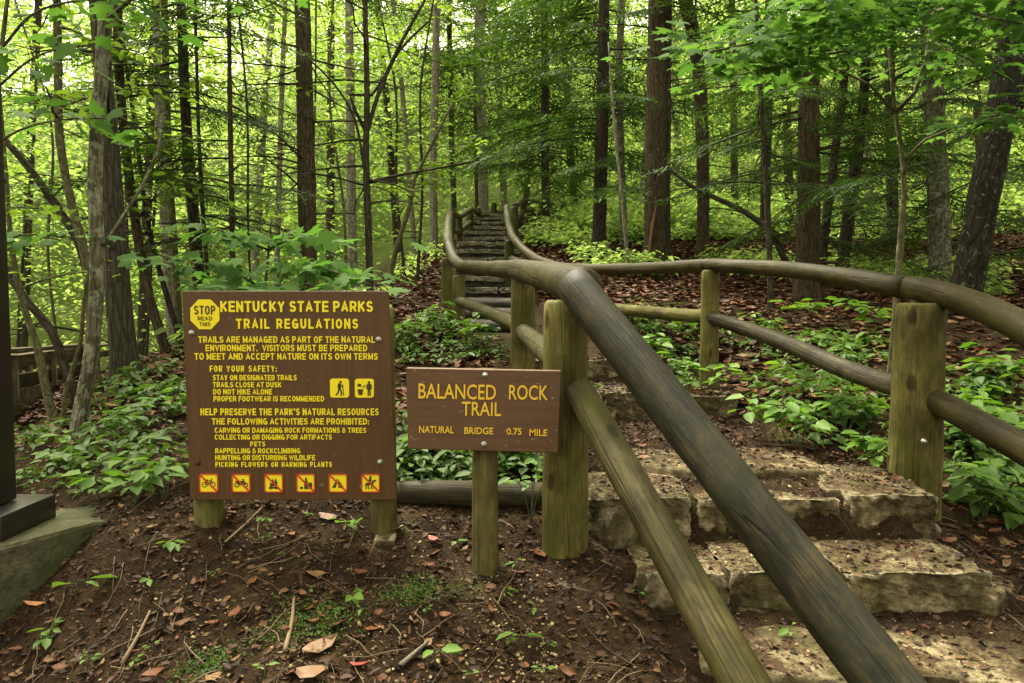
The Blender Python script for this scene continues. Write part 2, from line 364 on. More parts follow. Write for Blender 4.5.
def tpl_litter(curl=0.25):
    xs = [0, .3, .7, 1]; v = []
    for x in xs:
        w = [.06, .27, .24, .02][xs.index(x)]; z = curl * (x - .5) ** 2 * 2
        v += [[x, w, z + curl * .5], [x, 0, z], [x, -w, z + curl * .45]]
    f = []
    for i in range(3):
        for j in range(2):
            a = i * 3 + j; f.append([a, a + 3, a + 4, a + 1])
    return np.array(v), np.array(f)
def norm(a): return a / (np.linalg.norm(a, axis=-1, keepdims=True) + 1e-9)
def scatter(tpl, P, D, N, S, W=None):
    """copies of a template: positions P, tip directions D, normals N, sizes S, relative widths W"""
    tv, tf = tpl
    P = np.asarray(P, float); X = norm(np.asarray(D, float)); Z = np.asarray(N, float)
    Z = norm(Z - X * (Z * X).sum(1, keepdims=True)); Y = np.cross(Z, X)
    S = np.broadcast_to(np.asarray(S, float), (len(P),)); W = np.ones(len(P)) if W is None else W
    V = P[:, None] + S[:, None, None] * (tv[None, :, 0:1] * X[:, None] + tv[None, :, 1:2] * (Y * W[:, None])[:, None] + tv[None, :, 2:3] * Z[:, None])
    F = tf[None] + (np.arange(len(P)) * len(tv))[:, None, None]
    return V.reshape(-1, 3), F.reshape(-1, tf.shape[1])
def rdir(n, zlo=-0.3, zhi=0.3):
    a = rng.uniform(0, 2 * math.pi, n); return np.column_stack([np.cos(a), np.sin(a), rng.uniform(zlo, zhi, n)])
def rnrm(n, tilt=0.5):
    return np.column_stack([rng.normal(0, tilt, n), rng.normal(0, tilt, n), np.ones(n)])

# ------------------------------------------------------------------ terrain
CTRL = [at(*q) for q in [
    (0, 683, 2.2), (120, 683, 1.98), (0, 638, 2.42), (60, 596, 2.44), (112, 552, 2.5), (250, 683, 1.8), (512, 683, 1.85), (700, 683, 1.85), (1024, 683, 1.9),
    (207, 528, 2.6), (383, 530, 2.6), (485, 570, 2.42), (567, 545, 2.5), (915, 512, 3.0), (150, 530, 2.6),
    (123, 385, 5.0), (83, 430, 4.0), (30, 440, 5.0), (20, 490, 3.6), (300, 410, 4.5), (440, 470, 3.1), (175, 440, 3.6),
    (400, 345, 6.0), (523, 390, 4.5), (457, 318, 7.5), (400, 292, 10), (437, 262, 13.5), (360, 305, 10.5), (300, 330, 8.5), (200, 345, 7.0),
    (711, 402, 4.7), (656, 258, 10), (600, 247, 12), (703, 258, 10.5), (803, 303, 8), (940, 288, 9), (960, 315, 6), (1024, 430, 4.0),
    (1024, 560, 2.8), (1000, 640, 2.2), (620, 236, 14), (560, 250, 12.5), (640, 300, 7.0), (560, 222, 20), (700, 228, 18), (860, 262, 11), (1000, 275, 10),
    (820, 400, 4.2), (760, 350, 5.6),
]]
CTRL += [np.array(q, float) for q in [
    (-.3, 9, 1.62), (-.5, 13, 2.6), (-.65, 18.5, 3.95), (-.4, 24, 4.6), (3, 28, 4.9), (-2.6, 18, 2.6), (-6, 12, .5), (-8, 18, -.4), (-4.5, 16, 1.2), (-12, 14, -1.4),
    (0, 32, 6.0), (9, 26, 5.4), (20, 20, 5.2), (15, 10, 3.2), (10, 5, 1.9), (6, 2, .9), (30, 30, 10), (0, 60, 24), (-30, 60, 18), (40, 60, 24),
    (-20, 30, 2), (-26, 15, -2), (-40, 40, 9), (-15, 6, -1.2), (-8, 4.5, -.1), (-6, 0, -.2), (6, -5, -.6), (0, -5, -.7), (-6, -6, -1), (0, -20, -3), (0, 0, .2),
    (-100, 0, 4), (100, 0, 14), (0, 130, 40), (-110, 110, 36), (110, 110, 42), (0, -110, -9), (-110, -110, -5), (110, -110, 0)]]
CTRL = np.array(CTRL)
def tps_k(d2): return np.where(d2 > 1e-12, 0.5 * d2 * np.log(d2 + 1e-12), 0.0)
n = len(CTRL); d2 = ((CTRL[:, None, :2] - CTRL[None, :, :2]) ** 2).sum(-1)
A = np.zeros((n + 3, n + 3)); A[:n, :n] = tps_k(d2) + np.eye(n) * 0.02
A[:n, n] = 1; A[:n, n + 1:] = CTRL[:, :2]; A[n, :n] = 1; A[n + 1:, :n] = CTRL[:, :2].T
TW = np.linalg.solve(A, np.concatenate([CTRL[:, 2], np.zeros(3)]))
# the stepped path: left and right edge and level against y
PY = [1.0, 2.3, 2.6, 4.5, 7.3, 9.0, 19.0, 21.0]
PXL = [.62, .42, .30, .12, -.52, -.86, -1.2, -1.3]; PXR = [2.0, 1.82, 1.66, 1.34, .36, .22, -.15, -.2]
NST, ST0, SRISE, SRUN = 13, 9.0, 0.19, 0.76
LY = [0, 1.0, 1.75, 2.33, 2.39, 2.64, 2.72, 4.17, 4.23, 4.97, 5.03, 7.9, 8.05, 8.4, 8.45, 8.8]
LZ = [.15, .22, .42, .50, .605, .615, .775, .86, .995, 1.0, 1.13, 1.24, 1.33, 1.34, 1.46, 1.48]
for k in range(NST): LY += [ST0 + k * SRUN + .06]; LZ += [1.60 + k * SRISE]
LY += [19.5, 22]; LZ += [4.02, 4.3]
def fbm2(x, y, s, seed=0.0):
    r = np.zeros_like(x)
    for o in range(4):
        f = s * 2 ** o
        r += (np.sin(x * f * 1.3 + seed + 1.7 * np.sin(y * f * .9 + o)) * np.sin(y * f * 1.1 + seed * 2 + 1.3 * np.sin(x * f * .8 + 2 * o))) / 1.8 ** o
    return r
def ground_z(x, y):
    x = np.atleast_1d(np.asarray(x, float)); y = np.atleast_1d(np.asarray(y, float))
    z = np.empty_like(x)
    for i in range(0, len(x), 20000):
        xs, ys = x[i:i + 20000], y[i:i + 20000]
        d2 = (xs[:, None] - CTRL[None, :, 0]) ** 2 + (ys[:, None] - CTRL[None, :, 1]) ** 2
        z[i:i + 20000] = tps_k(d2) @ TW[:n] + TW[n] + TW[n + 1] * xs + TW[n + 2] * ys
    far = np.clip((np.hypot(x, y) - 6) / 14, 0, 1)
    z += .012 * fbm2(x, y, 5.0) * (1 - far) + (.06 + .3 * far) * .3 * fbm2(x, y, .9, 3)
    l = np.interp(y, PY, PXL); r = np.interp(y, PY, PXR)
    e = np.clip(np.minimum(x - l + .12, r + .12 - x) / .24, 0, 1) * ((y > .5) & (y < 21))
    e = e * e * (3 - 2 * e)
    return z * (1 - e) + (np.interp(y, LY, LZ) + .006 * fbm2(x, y, 7.0, 5)) * e
def gz(x, y): return float(ground_z(x, y)[0])
def cast(uv, tmax=60.0):
    """points of the ground seen at pixels (n,2) -> (n,3), depth"""
    uv = np.atleast_2d(np.asarray(uv, float)); m = len(uv)
    a = (uv[:, 0] - 512) / FPX; b = (341.5 - uv[:, 1]) / FPX
    D = np.column_stack([a, CP + b * SP, -SP + b * CP])
    t = np.full(m, np.nan); prev = np.full(m, 1.0); dist = np.geomspace(1.2, tmax, 130)
    for k in dist:
        P = EYE + D * k
        hit = np.isnan(t) & (P[:, 2] < ground_z(P[:, 0], P[:, 1]))
        t[hit] = k; 
        if k == dist[0]: lo = np.full(m, k)
        lo = np.where(np.isnan(t), k, lo)
    ok = ~np.isnan(t); hi = t.copy()
    for _ in range(8):
        mid = np.where(ok, (lo + hi) / 2, 2.0); P = EYE + D * mid[:, None]
        below = P[:, 2] < ground_z(P[:, 0], P[:, 1])
        hi = np.where(below, mid, hi); lo = np.where(below, lo, mid)
    P = EYE + D * np.where(ok, hi, 1.0)[:, None]
    return P[ok], hi[ok]
def inpoly(n, poly):
    """random pixels inside a polygon"""
    poly = np.array(poly, float); lo, hi = poly.min(0), poly.max(0); out = []
    while len(out) < n:
        p = rng.uniform(lo, hi); c = False; j = len(poly) - 1
        for i in range(len(poly)):
            if (poly[i, 1] > p[1]) != (poly[j, 1] > p[1]) and p[0] < (poly[j, 0] - poly[i, 0]) * (p[1] - poly[i, 1]) / (poly[j, 1] - poly[i, 1]) + poly[i, 0]: c = not c
            j = i
        if c: out.append(p)
    return np.array(out)

def axis(a, b, s, lo, hi):
    mid = np.arange(a, b, s); up = [b]; st = s
    while up[-1] < hi: st *= 1.13; up.append(up[-1] + st)
    dn = [a]; st = s
    while dn[-1] > lo: st *= 1.13; dn.append(dn[-1] - st)
    return np.concatenate([dn[::-1][:-1], mid, up])
gx = axis(-3.0, 3.6, .045, -170, 170); gy = axis(1.2, 10.0, .045, -120, 190)
XX, YY = np.meshgrid(gx, gy); ZZ = ground_z(XX.ravel(), YY.ravel())
idx = np.arange(XX.size).reshape(XX.shape)
GF = np.stack([idx[:-1, :-1], idx[:-1, 1:], idx[1:, 1:], idx[1:, :-1]], -1).reshape(-1, 4)
gm, t = newmat('forest_soil'); ps = pos(t)
a1 = noi(t, ps, 60, 8, 0.7); a2 = noi(t, ps, 6, 6, 0.65, 0.4); a3 = noi(t, ps, 1.4, 4, 0.6); a4 = noi(t, ps, 190, 3, 0.6)
c = ramp(t, a2, [(0.30, (0.020, 0.012, 0.007)), (0.52, (0.046, 0.028, 0.014)), (0.70, (0.10, 0.066, 0.033))])
c = mixc(t, 0.85, c, ramp(t, a1, [(0.30, (0.28, 0.26, 0.24)), (0.55, (0.95, 0.95, 0.95)), (0.75, (1.6, 1.5, 1.35))]), 'MULTIPLY')
c = mixc(t, ramp(t, a4, [(0.66, (0, 0, 0)), (0.72, (0.55, 0.55, 0.55))]), c, (0.22, 0.155, 0.085))
mo = noi(t, ps, 3.1, 5, 0.65)
c = mixc(t, ramp(t, mo, [(0.60, (0, 0, 0)), (0.68, (0.7, 0.7, 0.7))]), c, mixc(t, a1, (0.020, 0.032, 0.008), (0.055, 0.075, 0.016)))
sy = t.nodes.new('ShaderNodeSeparateXYZ'); t.links.new(ps, sy.inputs[0]); mr = nd(t, 'ShaderNodeMapRange'); mr.inputs[1].default_value = 19; mr.inputs[2].default_value = 27; t.links.new(sy.outputs[1], mr.inputs[0])
c = mixc(t, mr.outputs[0], c, ramp(t, a2, [(0.3, (0.05, 0.075, 0.014)), (0.7, (0.12, 0.15, 0.03))]))   # green herbs of the further slope
finish(t, c, 0.95, mixc(t, 0.45, a1, a4), 1.0, 0.03, 0.08)
ground = link('ground', fast_mesh('ground', np.column_stack([XX.ravel(), YY.ravel(), ZZ]), GF, True), gm)
ground['kind'] = 'structure'; ground['label'] = 'dark bare soil and leafy forest floor rising beside the steps'

# ------------------------------------------------------------------ stones, steps
def stone_mesh(name, size, seed, cuts=9, rough=0.12, flat_top=True, rnd=0.22, crag=0.0, lip=True):
    bm = bmesh.new(); bmesh.ops.create_cube(bm, size=2.0)
    bmesh.ops.subdivide_edges(bm, edges=bm.edges[:], cuts=cuts, use_grid_fill=True)
    lips = []
    sx, sy, sz = size[0] / 2, size[1] / 2, size[2] / 2; s = min(size)
    for v in bm.verts:
        p = v.co.copy(); q = p.normalized() * 1.25
        k = rnd * max(abs(p.x * p.y), abs(p.y * p.z), abs(p.x * p.z)) ** 2
        p = p.lerp(q, k)
        w = Vector((p.x * sx, p.y * sy, p.z * sz)); e = w * 6 + Vector((seed * 3.1, seed, -seed))
        nv = mnoise.noise_vector(e * .55) * .55 + mnoise.noise_vector(e * 1.6) * .3 + mnoise.noise_vector(e * 4.2) * .17
        amt = s * rough * 2.2
        dz = .35 if (flat_top and p.z > .8) else .6
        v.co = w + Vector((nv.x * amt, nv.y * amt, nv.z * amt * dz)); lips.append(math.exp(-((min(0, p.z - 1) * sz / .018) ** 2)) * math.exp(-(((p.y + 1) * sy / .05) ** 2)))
        if crag and p.z < .97:                                            # broken faces with ledges and pits
            cr = mnoise.turbulence(w * 17 + Vector((seed, 0, 0)), 3, True) - .5
            fc = mnoise.voronoi(w * 11 + Vector((0, seed, 0)))[0]; fv = fc[1] - fc[0]
            v.co += Vector((p.x ** 9, p.y ** 9, 0)) * crag * (cr * 1.3 + min(fv * 1.6, .8) - .5) + mnoise.noise_vector(w * 60) * .0035
    me = bpy.data.meshes.new(name); bm.to_mesh(me); bm.free()
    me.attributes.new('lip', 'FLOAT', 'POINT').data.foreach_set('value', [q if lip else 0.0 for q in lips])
    for p in me.polygons: p.use_smooth = not crag
    me.materials.clear(); return me
def stone(parent, c, size, seed, rot=0.0, mat='stone', name='stone', **kw):
    o = link(name, stone_mesh(name, size, seed, **kw), M[mat], parent)
    o.location = np.asarray(c) - parent_loc(parent); o.rotation_euler = (random.uniform(-.03, .03), random.uniform(-.03, .03), rot); return o
def near_step(yf, top, drop, splits, label, depth=.42, xl=None, xr=None, seed=0, bump=.0, yaw=0.0):
    xl = np.interp(yf, PY, PXL) if xl is None else xl; xr = np.interp(yf, PY, PXR) if xr is None else xr
    e = empty('stone_step', (0.5 * (xl + xr), yf + depth / 2, top - drop), label, 'step', 'stone steps of the path between the railings')
    cut = [0] + splits + [1]
    for i in range(len(cut) - 1):
        a, b = xl + (xr - xl) * cut[i], xl + (xr - xl) * cut[i + 1]
        h = drop + .14; dd = depth * random.uniform(.9, 1.1); oy = random.uniform(-.012, .012)
        cx = (a + b) / 2
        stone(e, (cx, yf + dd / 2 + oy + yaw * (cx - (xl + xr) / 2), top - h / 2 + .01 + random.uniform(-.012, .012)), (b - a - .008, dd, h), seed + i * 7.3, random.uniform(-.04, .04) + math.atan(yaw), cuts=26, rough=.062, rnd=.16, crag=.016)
    return e
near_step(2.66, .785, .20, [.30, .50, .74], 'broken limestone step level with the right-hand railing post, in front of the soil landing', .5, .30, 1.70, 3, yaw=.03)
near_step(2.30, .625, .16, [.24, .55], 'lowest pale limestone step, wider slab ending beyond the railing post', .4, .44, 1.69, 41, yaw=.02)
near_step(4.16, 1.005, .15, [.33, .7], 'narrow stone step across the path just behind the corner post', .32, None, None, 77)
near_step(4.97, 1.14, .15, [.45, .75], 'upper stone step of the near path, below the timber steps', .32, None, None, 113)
# flat paving stones of the treads
def paving(u, v, w, d, h, label, seed):
    P, _ = cast([(u, v)]); p = P[0]
    me = stone_mesh('paving_stone', (w, d, h), seed, 20, .13, True, .30, lip=False)
    o = link('paving_stone', me, M['stone']); o.location = (p[0], p[1], p[2] - h / 2 + .022); o.rotation_euler = (0, 0, random.uniform(-.3, .3))
    tag(o, label, 'stone', 'stones set flat in the path')
paving(655, 462, .50, .42, .12, 'rough pale flagstone in the landing behind the broken step', 5.1)
paving(745, 462, .62, .50, .12, 'broad flagstone in the landing under the thick handrail', 9.4)
paving(862, 488, .34, .28, .10, 'small flagstone beside the right railing post', 2.2)
paving(800, 655, .62, .34, .12, 'pale flagstone at the very foot of the steps under the handrail', 12.2)
paving(960, 662, .55, .30, .12, 'pale flagstone at the foot of the steps by the right edge', 15.7)
for (u, v, w, d, h, lab, sd) in [(618, 528, .17, .24, .17, 'mossy rock holding the left end of the broken step', 21.),
                                 (660, 590, .16, .20, .16, 'mossy rock wedged beside the lowest step near the lower rail', 25.),
                                 (985, 605, .15, .16, .10, 'small pale rock at the right end of the lowest step', 29.),
                                 (383, 545, .10, .08, .04, 'small pale stone at the foot of the right post of the big sign', 33.)]:
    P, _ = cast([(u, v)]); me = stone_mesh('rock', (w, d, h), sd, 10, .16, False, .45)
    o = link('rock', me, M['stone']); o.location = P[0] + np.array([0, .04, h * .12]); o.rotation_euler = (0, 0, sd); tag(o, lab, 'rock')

stair = empty('stone_staircase', (-.4, ST0, 1.45), 'long flight of wet mossy stone stairs climbing into the woods between railings', 'staircase')
for k in range(NST):
    y = ST0 + k * SRUN; xl = np.interp(y, PY, PXL) - .04; xr = np.interp(y, PY, PXR) + .04; z = 1.78 + k * SRISE
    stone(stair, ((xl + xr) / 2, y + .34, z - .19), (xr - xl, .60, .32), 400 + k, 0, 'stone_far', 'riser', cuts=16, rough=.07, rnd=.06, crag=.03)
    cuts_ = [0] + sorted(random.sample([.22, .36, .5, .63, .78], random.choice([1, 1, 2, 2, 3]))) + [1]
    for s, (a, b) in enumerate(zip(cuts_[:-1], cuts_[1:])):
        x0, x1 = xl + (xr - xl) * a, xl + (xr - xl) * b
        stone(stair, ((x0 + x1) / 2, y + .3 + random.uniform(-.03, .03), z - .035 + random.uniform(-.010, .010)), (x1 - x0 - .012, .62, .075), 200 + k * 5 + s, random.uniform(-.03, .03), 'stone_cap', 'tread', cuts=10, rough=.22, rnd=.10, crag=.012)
for k, (y, z) in enumerate([(7.95, 1.37), (8.35, 1.50), (8.72, 1.63)]):
    xl = np.interp(y, PY, PXL) - .05; xr = np.interp(y, PY, PXR) + .05
    m = MB(); m.tube([(xl, y, z - .075), ((xl + xr) / 2, y + .01, z - .075), (xr, y, z - .08)], .1, 4, .05, True, k * 3.3, .2, 0, .012)
    o = m.build('timber_step', M['timber']); tag(o, ['lowest dark timber step on the path below the stone stairs', 'middle dark timber step below the stone stairs', 'top dark timber step at the foot of the stone stairs'][k], 'step', 'dark timber steps below the stairs')

# ------------------------------------------------------------------ log railings
def rail(th, name, pts, r, mat='rail', nseg=20, rough=.05, step=.07, bev=.012):
    m = MB(); m.tube(pts, r, nseg, rough, True, None, step, 0, bev); return m.build(name, M[mat], th, True)
def post(th, uvd, r, up=0.0, mat='post', square=0.0, depth_below=.25, topz=None, nseg=18, zbase=None, lean=0.0):
    p = at(*uvd); b = gz(p[0], p[1])
    m = MB(); z1 = p[2] + up
    P = [(p[0] + lean, p[1], b - depth_below), (p[0] + lean * .5, p[1], (b + z1) / 2), (p[0], p[1], z1)]
    m.tube(P, [r * 1.06, r * 1.02, r * .97], nseg, .035, True, None, .07, square, .014)
    return m.build('post', M[mat], th, True)
left = empty('log_railing', at(567, 545, 2.5), 'rustic log railing on the left of the path, from the corner post up the stairs', 'railing', 'log railings along the trail')
post(left, (566, 300, 2.5), .082, .0)
post(left, (523, 277, 4.4), .078, 0, 'post', .18)
post(left, (459, 275, 7.2), .066, 0, 'post', .18)
post(left, (447, 256, 7.9), .066, -.02, 'post', .12)
e1 = at(575, 285, 2.44); e2 = at(893, 690, 1.50)
d = (e2 - e1); far_e = e1 + d * 1.75
rail(left, 'top_rail', [e1 - d * .012, e1 + d * .5, e2, far_e], [.068, .068, .069, .07], 'rail_worn', 28, .05)
rail(left, 'top_rail', [at(584, 288, 2.43), at(545, 276, 3.3), at(517, 269.5, 4.45)], [.073, .070, .068], 'rail', 24)
rail(left, 'top_rail', [at(519, 269.5, 4.42), at(490, 268.5, 5.7), at(460, 266, 7.15)], [.066, .063, .062], 'rail', 20)
rail(left, 'top_rail', [at(463, 267, 7.05), at(454, 259, 7.65), at(447.5, 241, 8.3)], [.062, .060, .059], 'rail', 18)
rail(left, 'top_rail', [at(448, 245, 8.2), at(448, 228, 9.4), at(450, 211, 11)], [.060, .057, .055], 'rail_far', 16)
g1 = at(578, 388, 2.46); g2 = at(748, 690, 1.62)
rail(left, 'lower_rail', [g1, (g1 + g2) / 2, g2, g2 + (g2 - g1) * .9], [.053, .056, .059, .06], 'rail_lower', 24, .06)
rail(left, 'lower_rail', [at(565, 365, 2.52), at(540, 346, 3.4), at(523, 331, 4.4)], [.055, .055, .052], 'rail_lower')
rail(left, 'lower_rail', [at(523, 327, 4.4), at(490, 313, 5.8), at(459, 301, 7.2)], [.056, .054, .052], 'rail_lower')
# post below the picture that carries the near end of both left rails
pe = e1 + d * 1.62; m = MB(); b = gz(pe[0], pe[1]); m.tube([(pe[0], pe[1], b - .25), (pe[0], pe[1], pe[2] - .02)], .085, 18, .03, True, None, .08, 0, .012); m.build('post', M['post'], left, True)
ups = [(450, 214, 11.0), (459.3, 217, 13.0), (470.5, 210, 15.0), (478.3, 208, 16.6), (493.8, 203, 17.8)]
for i, q in enumerate(ups):
    post(left, q, .062 if i < 4 else .075, .0 if i else -.03, 'rail_far', .12, .3, nseg=12)
for (a, b2, r) in [((450, 212, 11), (459.3, 217, 13), .056), ((459.3, 217, 13), (471, 209, 15), .056), ((471, 209, 15), (479, 214, 16.6), .056), ((479, 216, 16.6), (494, 216, 17.8), .056)]:
    rail(left, 'top_rail', [at(*a), at(*b2)], r, 'rail_far', 12)
for (a, b2) in [((449, 230, 11), (459.3, 232, 13)), ((459.3, 232, 13), (471, 222, 15)), ((471, 222, 15), (478.5, 226, 16.6)), ((479, 225.5, 16.6), (494, 225.5, 17.8))]:
    rail(left, 'lower_rail', [at(*a), at(*b2)], .05, 'rail_far', 12)

right = empty('log_railing', at(915, 512, 3.0), 'rustic log railing right of the path, curving from the thick post up to the stairs', 'railing', 'log railings along the trail')
post(right, (921, 303, 3.0), .103, 0, 'post', 0, .3, lean=-.01)
post(right, (710.5, 270, 4.7), .062, 0, 'post', .16)
post(right, (593, 268, 7.2), .06, 0, 'post', .1)
rail(right, 'top_rail', [at(1180, 425, 1.95), at(1075, 360, 2.32), at(1024, 328, 2.55), at(975, 305, 2.78), at(930, 291, 3.0), at(890, 285, 3.25)], [.060, .060, .058, .056, .053, .051], 'rail', 24)
rail(right, 'top_rail', [at(905, 288, 3.12), at(850, 278, 3.5), at(780, 269, 4.1), at(709, 265, 4.72)], [.051, .050, .048, .046], 'rail', 22)
rail(right, 'top_rail', [at(712, 265, 4.7), at(640, 268.5, 5.9), at(582, 269, 7.0)], [.047, .050, .053], 'rail', 20)
rail(right, 'top_rail', [at(590, 269, 6.9), at(560, 267.5, 7.5), at(536, 259.5, 8.2)], [.058, .058, .056], 'rail', 18)
rail(right, 'top_rail', [at(539, 261, 8.1), at(524, 250, 8.9), at(512, 236.5, 9.65)], [.056, .055, .054], 'rail', 16)
rail(right, 'top_rail', [at(513, 238.5, 9.55), at(508.5, 223, 10.6), at(506.5, 207, 11.9)], [.055, .053, .051], 'rail_far', 16)
rail(right, 'lower_rail', [at(1180, 540, 1.95), at(1024, 449, 2.55), at(972, 420, 2.78), at(922, 394, 3.0)], [.058, .058, .056, .055], 'rail', 22)
rail(right, 'lower_rail', [at(915, 392, 3.02), at(850, 371, 3.45), at(780, 341, 4.1), at(708, 316, 4.72)], [.050, .050, .048, .047], 'log', 20)
rail(right, 'lower_rail', [at(711, 317, 4.7), at(670, 314, 5.3), at(622, 309.5, 6.1), at(592, 306, 7.1)], [.047, .05, .05, .045], 'post', 18)
rail(right, 'lower_rail', [at(592, 305, 7.15), at(530, 268, 8.9), at(510, 258, 9.7)], .05, 'rail_far', 14)
b = at(1180, 425, 1.95); m = MB(); zb = gz(b[0], b[1]); m.tube([(b[0], b[1], zb - .25), (b[0], b[1], b[2])], .1, 18, .03, True, None, .08); m.build('post', M['post'], right, True)
for q, r in [((509.5, 240, 9.7), .07), ((514.5, 207, 12.4), .07), ((506.5, 205.5, 17.8), .06)]:
    post(right, q, r, 0, 'rail_far', .12, .3, nseg=12)
far_p = [(515, 206, 12.4), (523, 201, 18), (531.5, 201, 21), (541, 202, 24), (551, 203, 26.5), (562, 204, 29), (574, 205, 31.5), (587, 206, 34), (602, 206, 36)]
for q in far_p[1:]:
    post(right, (q[0], q[1] - 1.5, q[2]), .08, 0, 'rail_far', .12, .5, nseg=8)
for a, b2 in zip(far_p[:-1], far_p[1:]):
    rail(right, 'top_rail', [at(*a), at(*b2)], .06, 'rail_far', 8, step=.5)
    rail(right, 'lower_rail', [at(a[0], a[1] + 12 * 15 / a[2], a[2]), at(b2[0], b2[1] + 12 * 15 / b2[2], b2[2])], .055, 'rail_far', 8, step=.5)
tag(rail(None, 'landscape_log', [at(384, 494, 2.86), at(460, 494, 2.86), at(556, 497, 2.84)], [.054, .056, .058], 'log', 20, .07), 'dark mossy log lying on the soil behind the two signs', 'log')

# wooden boardwalk railing down on the left bank
bw = empty('boardwalk_railing', at(40, 430, 6.2), 'weathered wooden boardwalk railing with upright boards behind the left tree trunks', 'railing')
def plank(a, b, th, h, name, mat, off=0):
    a, b = np.array(a), np.array(b); c = (a + b) / 2; dx = b - a; L = np.linalg.norm(dx)
    X = dx / L; Y = np.cross([0, 0, 1], X); Y /= np.linalg.norm(Y); Z = np.cross(X, Y)
    m = MB(); m.box(c, (L, th, h), 0, np.column_stack([X, Y, Z]))
    V = m.v[0]; m.g = [np.column_stack([(V - c) @ Y + off, (V - c) @ Z, (V - c) @ X])]
    return m.build(name, mat, bw, False, bevel=.004)
A0, A1 = at(-60, 362, 4.9), at(84, 349, 8.2)
B0, B1 = A0 - [0, 0, .22], A1 - [0, 0, .22]
plank(A0 + [0, 0, .045], A1 + [0, 0, .045], .16, .04, 'cap_board', M['boards'], 3)
plank(A0 - [0, .0, .06], A1 - [0, 0, .06], .04, .10, 'top_rail', M['boards'], 5)
C0, C1 = at(-60, 366, 6.6), at(120, 343, 11.5)
plank(C0, C1, .14, .04, 'cap_board', M['boards'], 9); plank(C0 - [0, 0, .14], C1 - [0, 0, .14], .04, .09, 'top_rail', M['boards'], 12)
plank(B0 - [0, 0, .02], B1 - [0, 0, .02], .06, .13, 'lower_beam', M['timber'], 7)
nb = 26
for i in range(nb):
    q = B0 + (B1 - B0) * (i + .5) / nb; m = MB(); hh = .75 + random.uniform(-.02, .02)
    ang = math.atan2((B1 - B0)[1], (B1 - B0)[0]); m.box(q + np.array([.03 * math.sin(ang), -.055 * math.cos(ang) - .0, -.09 - hh / 2]), (np.linalg.norm(B1 - B0) / nb - .018, .024, hh), ang)
    V = m.v[0]; m.g = [V - V.mean(0) + i * 2.7]
    m.build('upright_board', M['boards'], bw, bevel=.003)
for i in range(4):
    q = A0 + (A1 - A0) * (i + .12) / 3.4; m = MB(); b = gz(q[0], q[1]); m.tube([(q[0], q[1] + .09, b - .4), (q[0], q[1] + .09, q[2])], .05, 4, .0); m.build('post', M['boards'], bw)
    q = C0 + (C1 - C0) * (i + .12) / 3.4; m = MB(); b = gz(q[0], q[1]); m.tube([(q[0], q[1] + .09, b - .4), (q[0], q[1] + .09, q[2])], .05, 4, .0); m.build('post', M['boards'], bw)

# steel post on its plate, and the concrete footing beside it
p0 = at(0, 505, 2.62)
sp = empty('steel_post', (p0[0] - .02, p0[1], p0[2] - .02), 'dark brown square steel post bolted on a plate at the left edge', 'post')
m = MB(); m.box((p0[0] - .078, p0[1], p0[2] + 1.9), (.17, .17, 3.8)); m.build('shaft', M['steel'], sp, bevel=.008)
m = MB(); m.box((p0[0] - .165, p0[1] + .02, p0[2] - .052), (.53, .30, .096)); m.build('base_plate', M['steel'], sp, bevel=.004)
roof_ = MB()
def prism(name, top, h, mat, label, cat):
    """block whose top outline is given, side walls straight down; subdivided and weathered"""
    bm = bmesh.new(); vs = [bm.verts.new(p) for p in top]; f = bm.faces.new(vs)
    ex = bmesh.ops.extrude_face_region(bm, geom=[f]); 
    for v in [g for g in ex['geom'] if isinstance(g, bmesh.types.BMVert)]: v.co.z -= h
    bmesh.ops.recalc_face_normals(bm, faces=bm.faces[:])
    bmesh.ops.bevel(bm, geom=bm.edges[:], offset=.008, segments=1, affect='EDGES')
    bmesh.ops.triangulate(bm, faces=bm.faces[:]); 
    for _ in range(4):
        bmesh.ops.subdivide_edges(bm, edges=[e for e in bm.edges if e.calc_length() > .06], cuts=1)
        bmesh.ops.triangulate(bm, faces=bm.faces[:])
    for v in bm.verts: v.co += mnoise.noise_vector(v.co * 14) * .003 + mnoise.noise_vector(v.co * 40) * .002
    me = bpy.data.meshes.new(name); bm.to_mesh(me); bm.free()
    o = link(name, me, M[mat]); return tag(o, label, cat)
ztop = p0[2] - .102
def onz(u, v, z):
    q = at(u, v, 1.0) - EYE; return EYE + q * ((z - EYE[2]) / q[2])
tl, tr, br = onz(0, 548, ztop), onz(94, 524, ztop), onz(120, 538, ztop - .10)
prism('concrete_footing', [tuple(tl + (tl - tr) * 1.2), tuple(tr), (tr[0] + .09, tr[1] + .10, ztop - .02), (tr[0] + .05, tr[1] + .45, ztop), tuple(tl + (tl - tr) * 1.2 + np.array([0, .7, 0]))], .7, 'concrete', 'mossy grey concrete footing under the dark steel post at lower left', 'footing')
q = at(923, 441, 2.895); m = MB(); m.tube([q, q - np.array([.0, .012, 0])], .011, 12, 0); m.tube([q - np.array([0, .012, 0]), q - np.array([0, .02, 0])], .007, 10, 0); m.build('lag_bolt', M['bolt'], right, True)

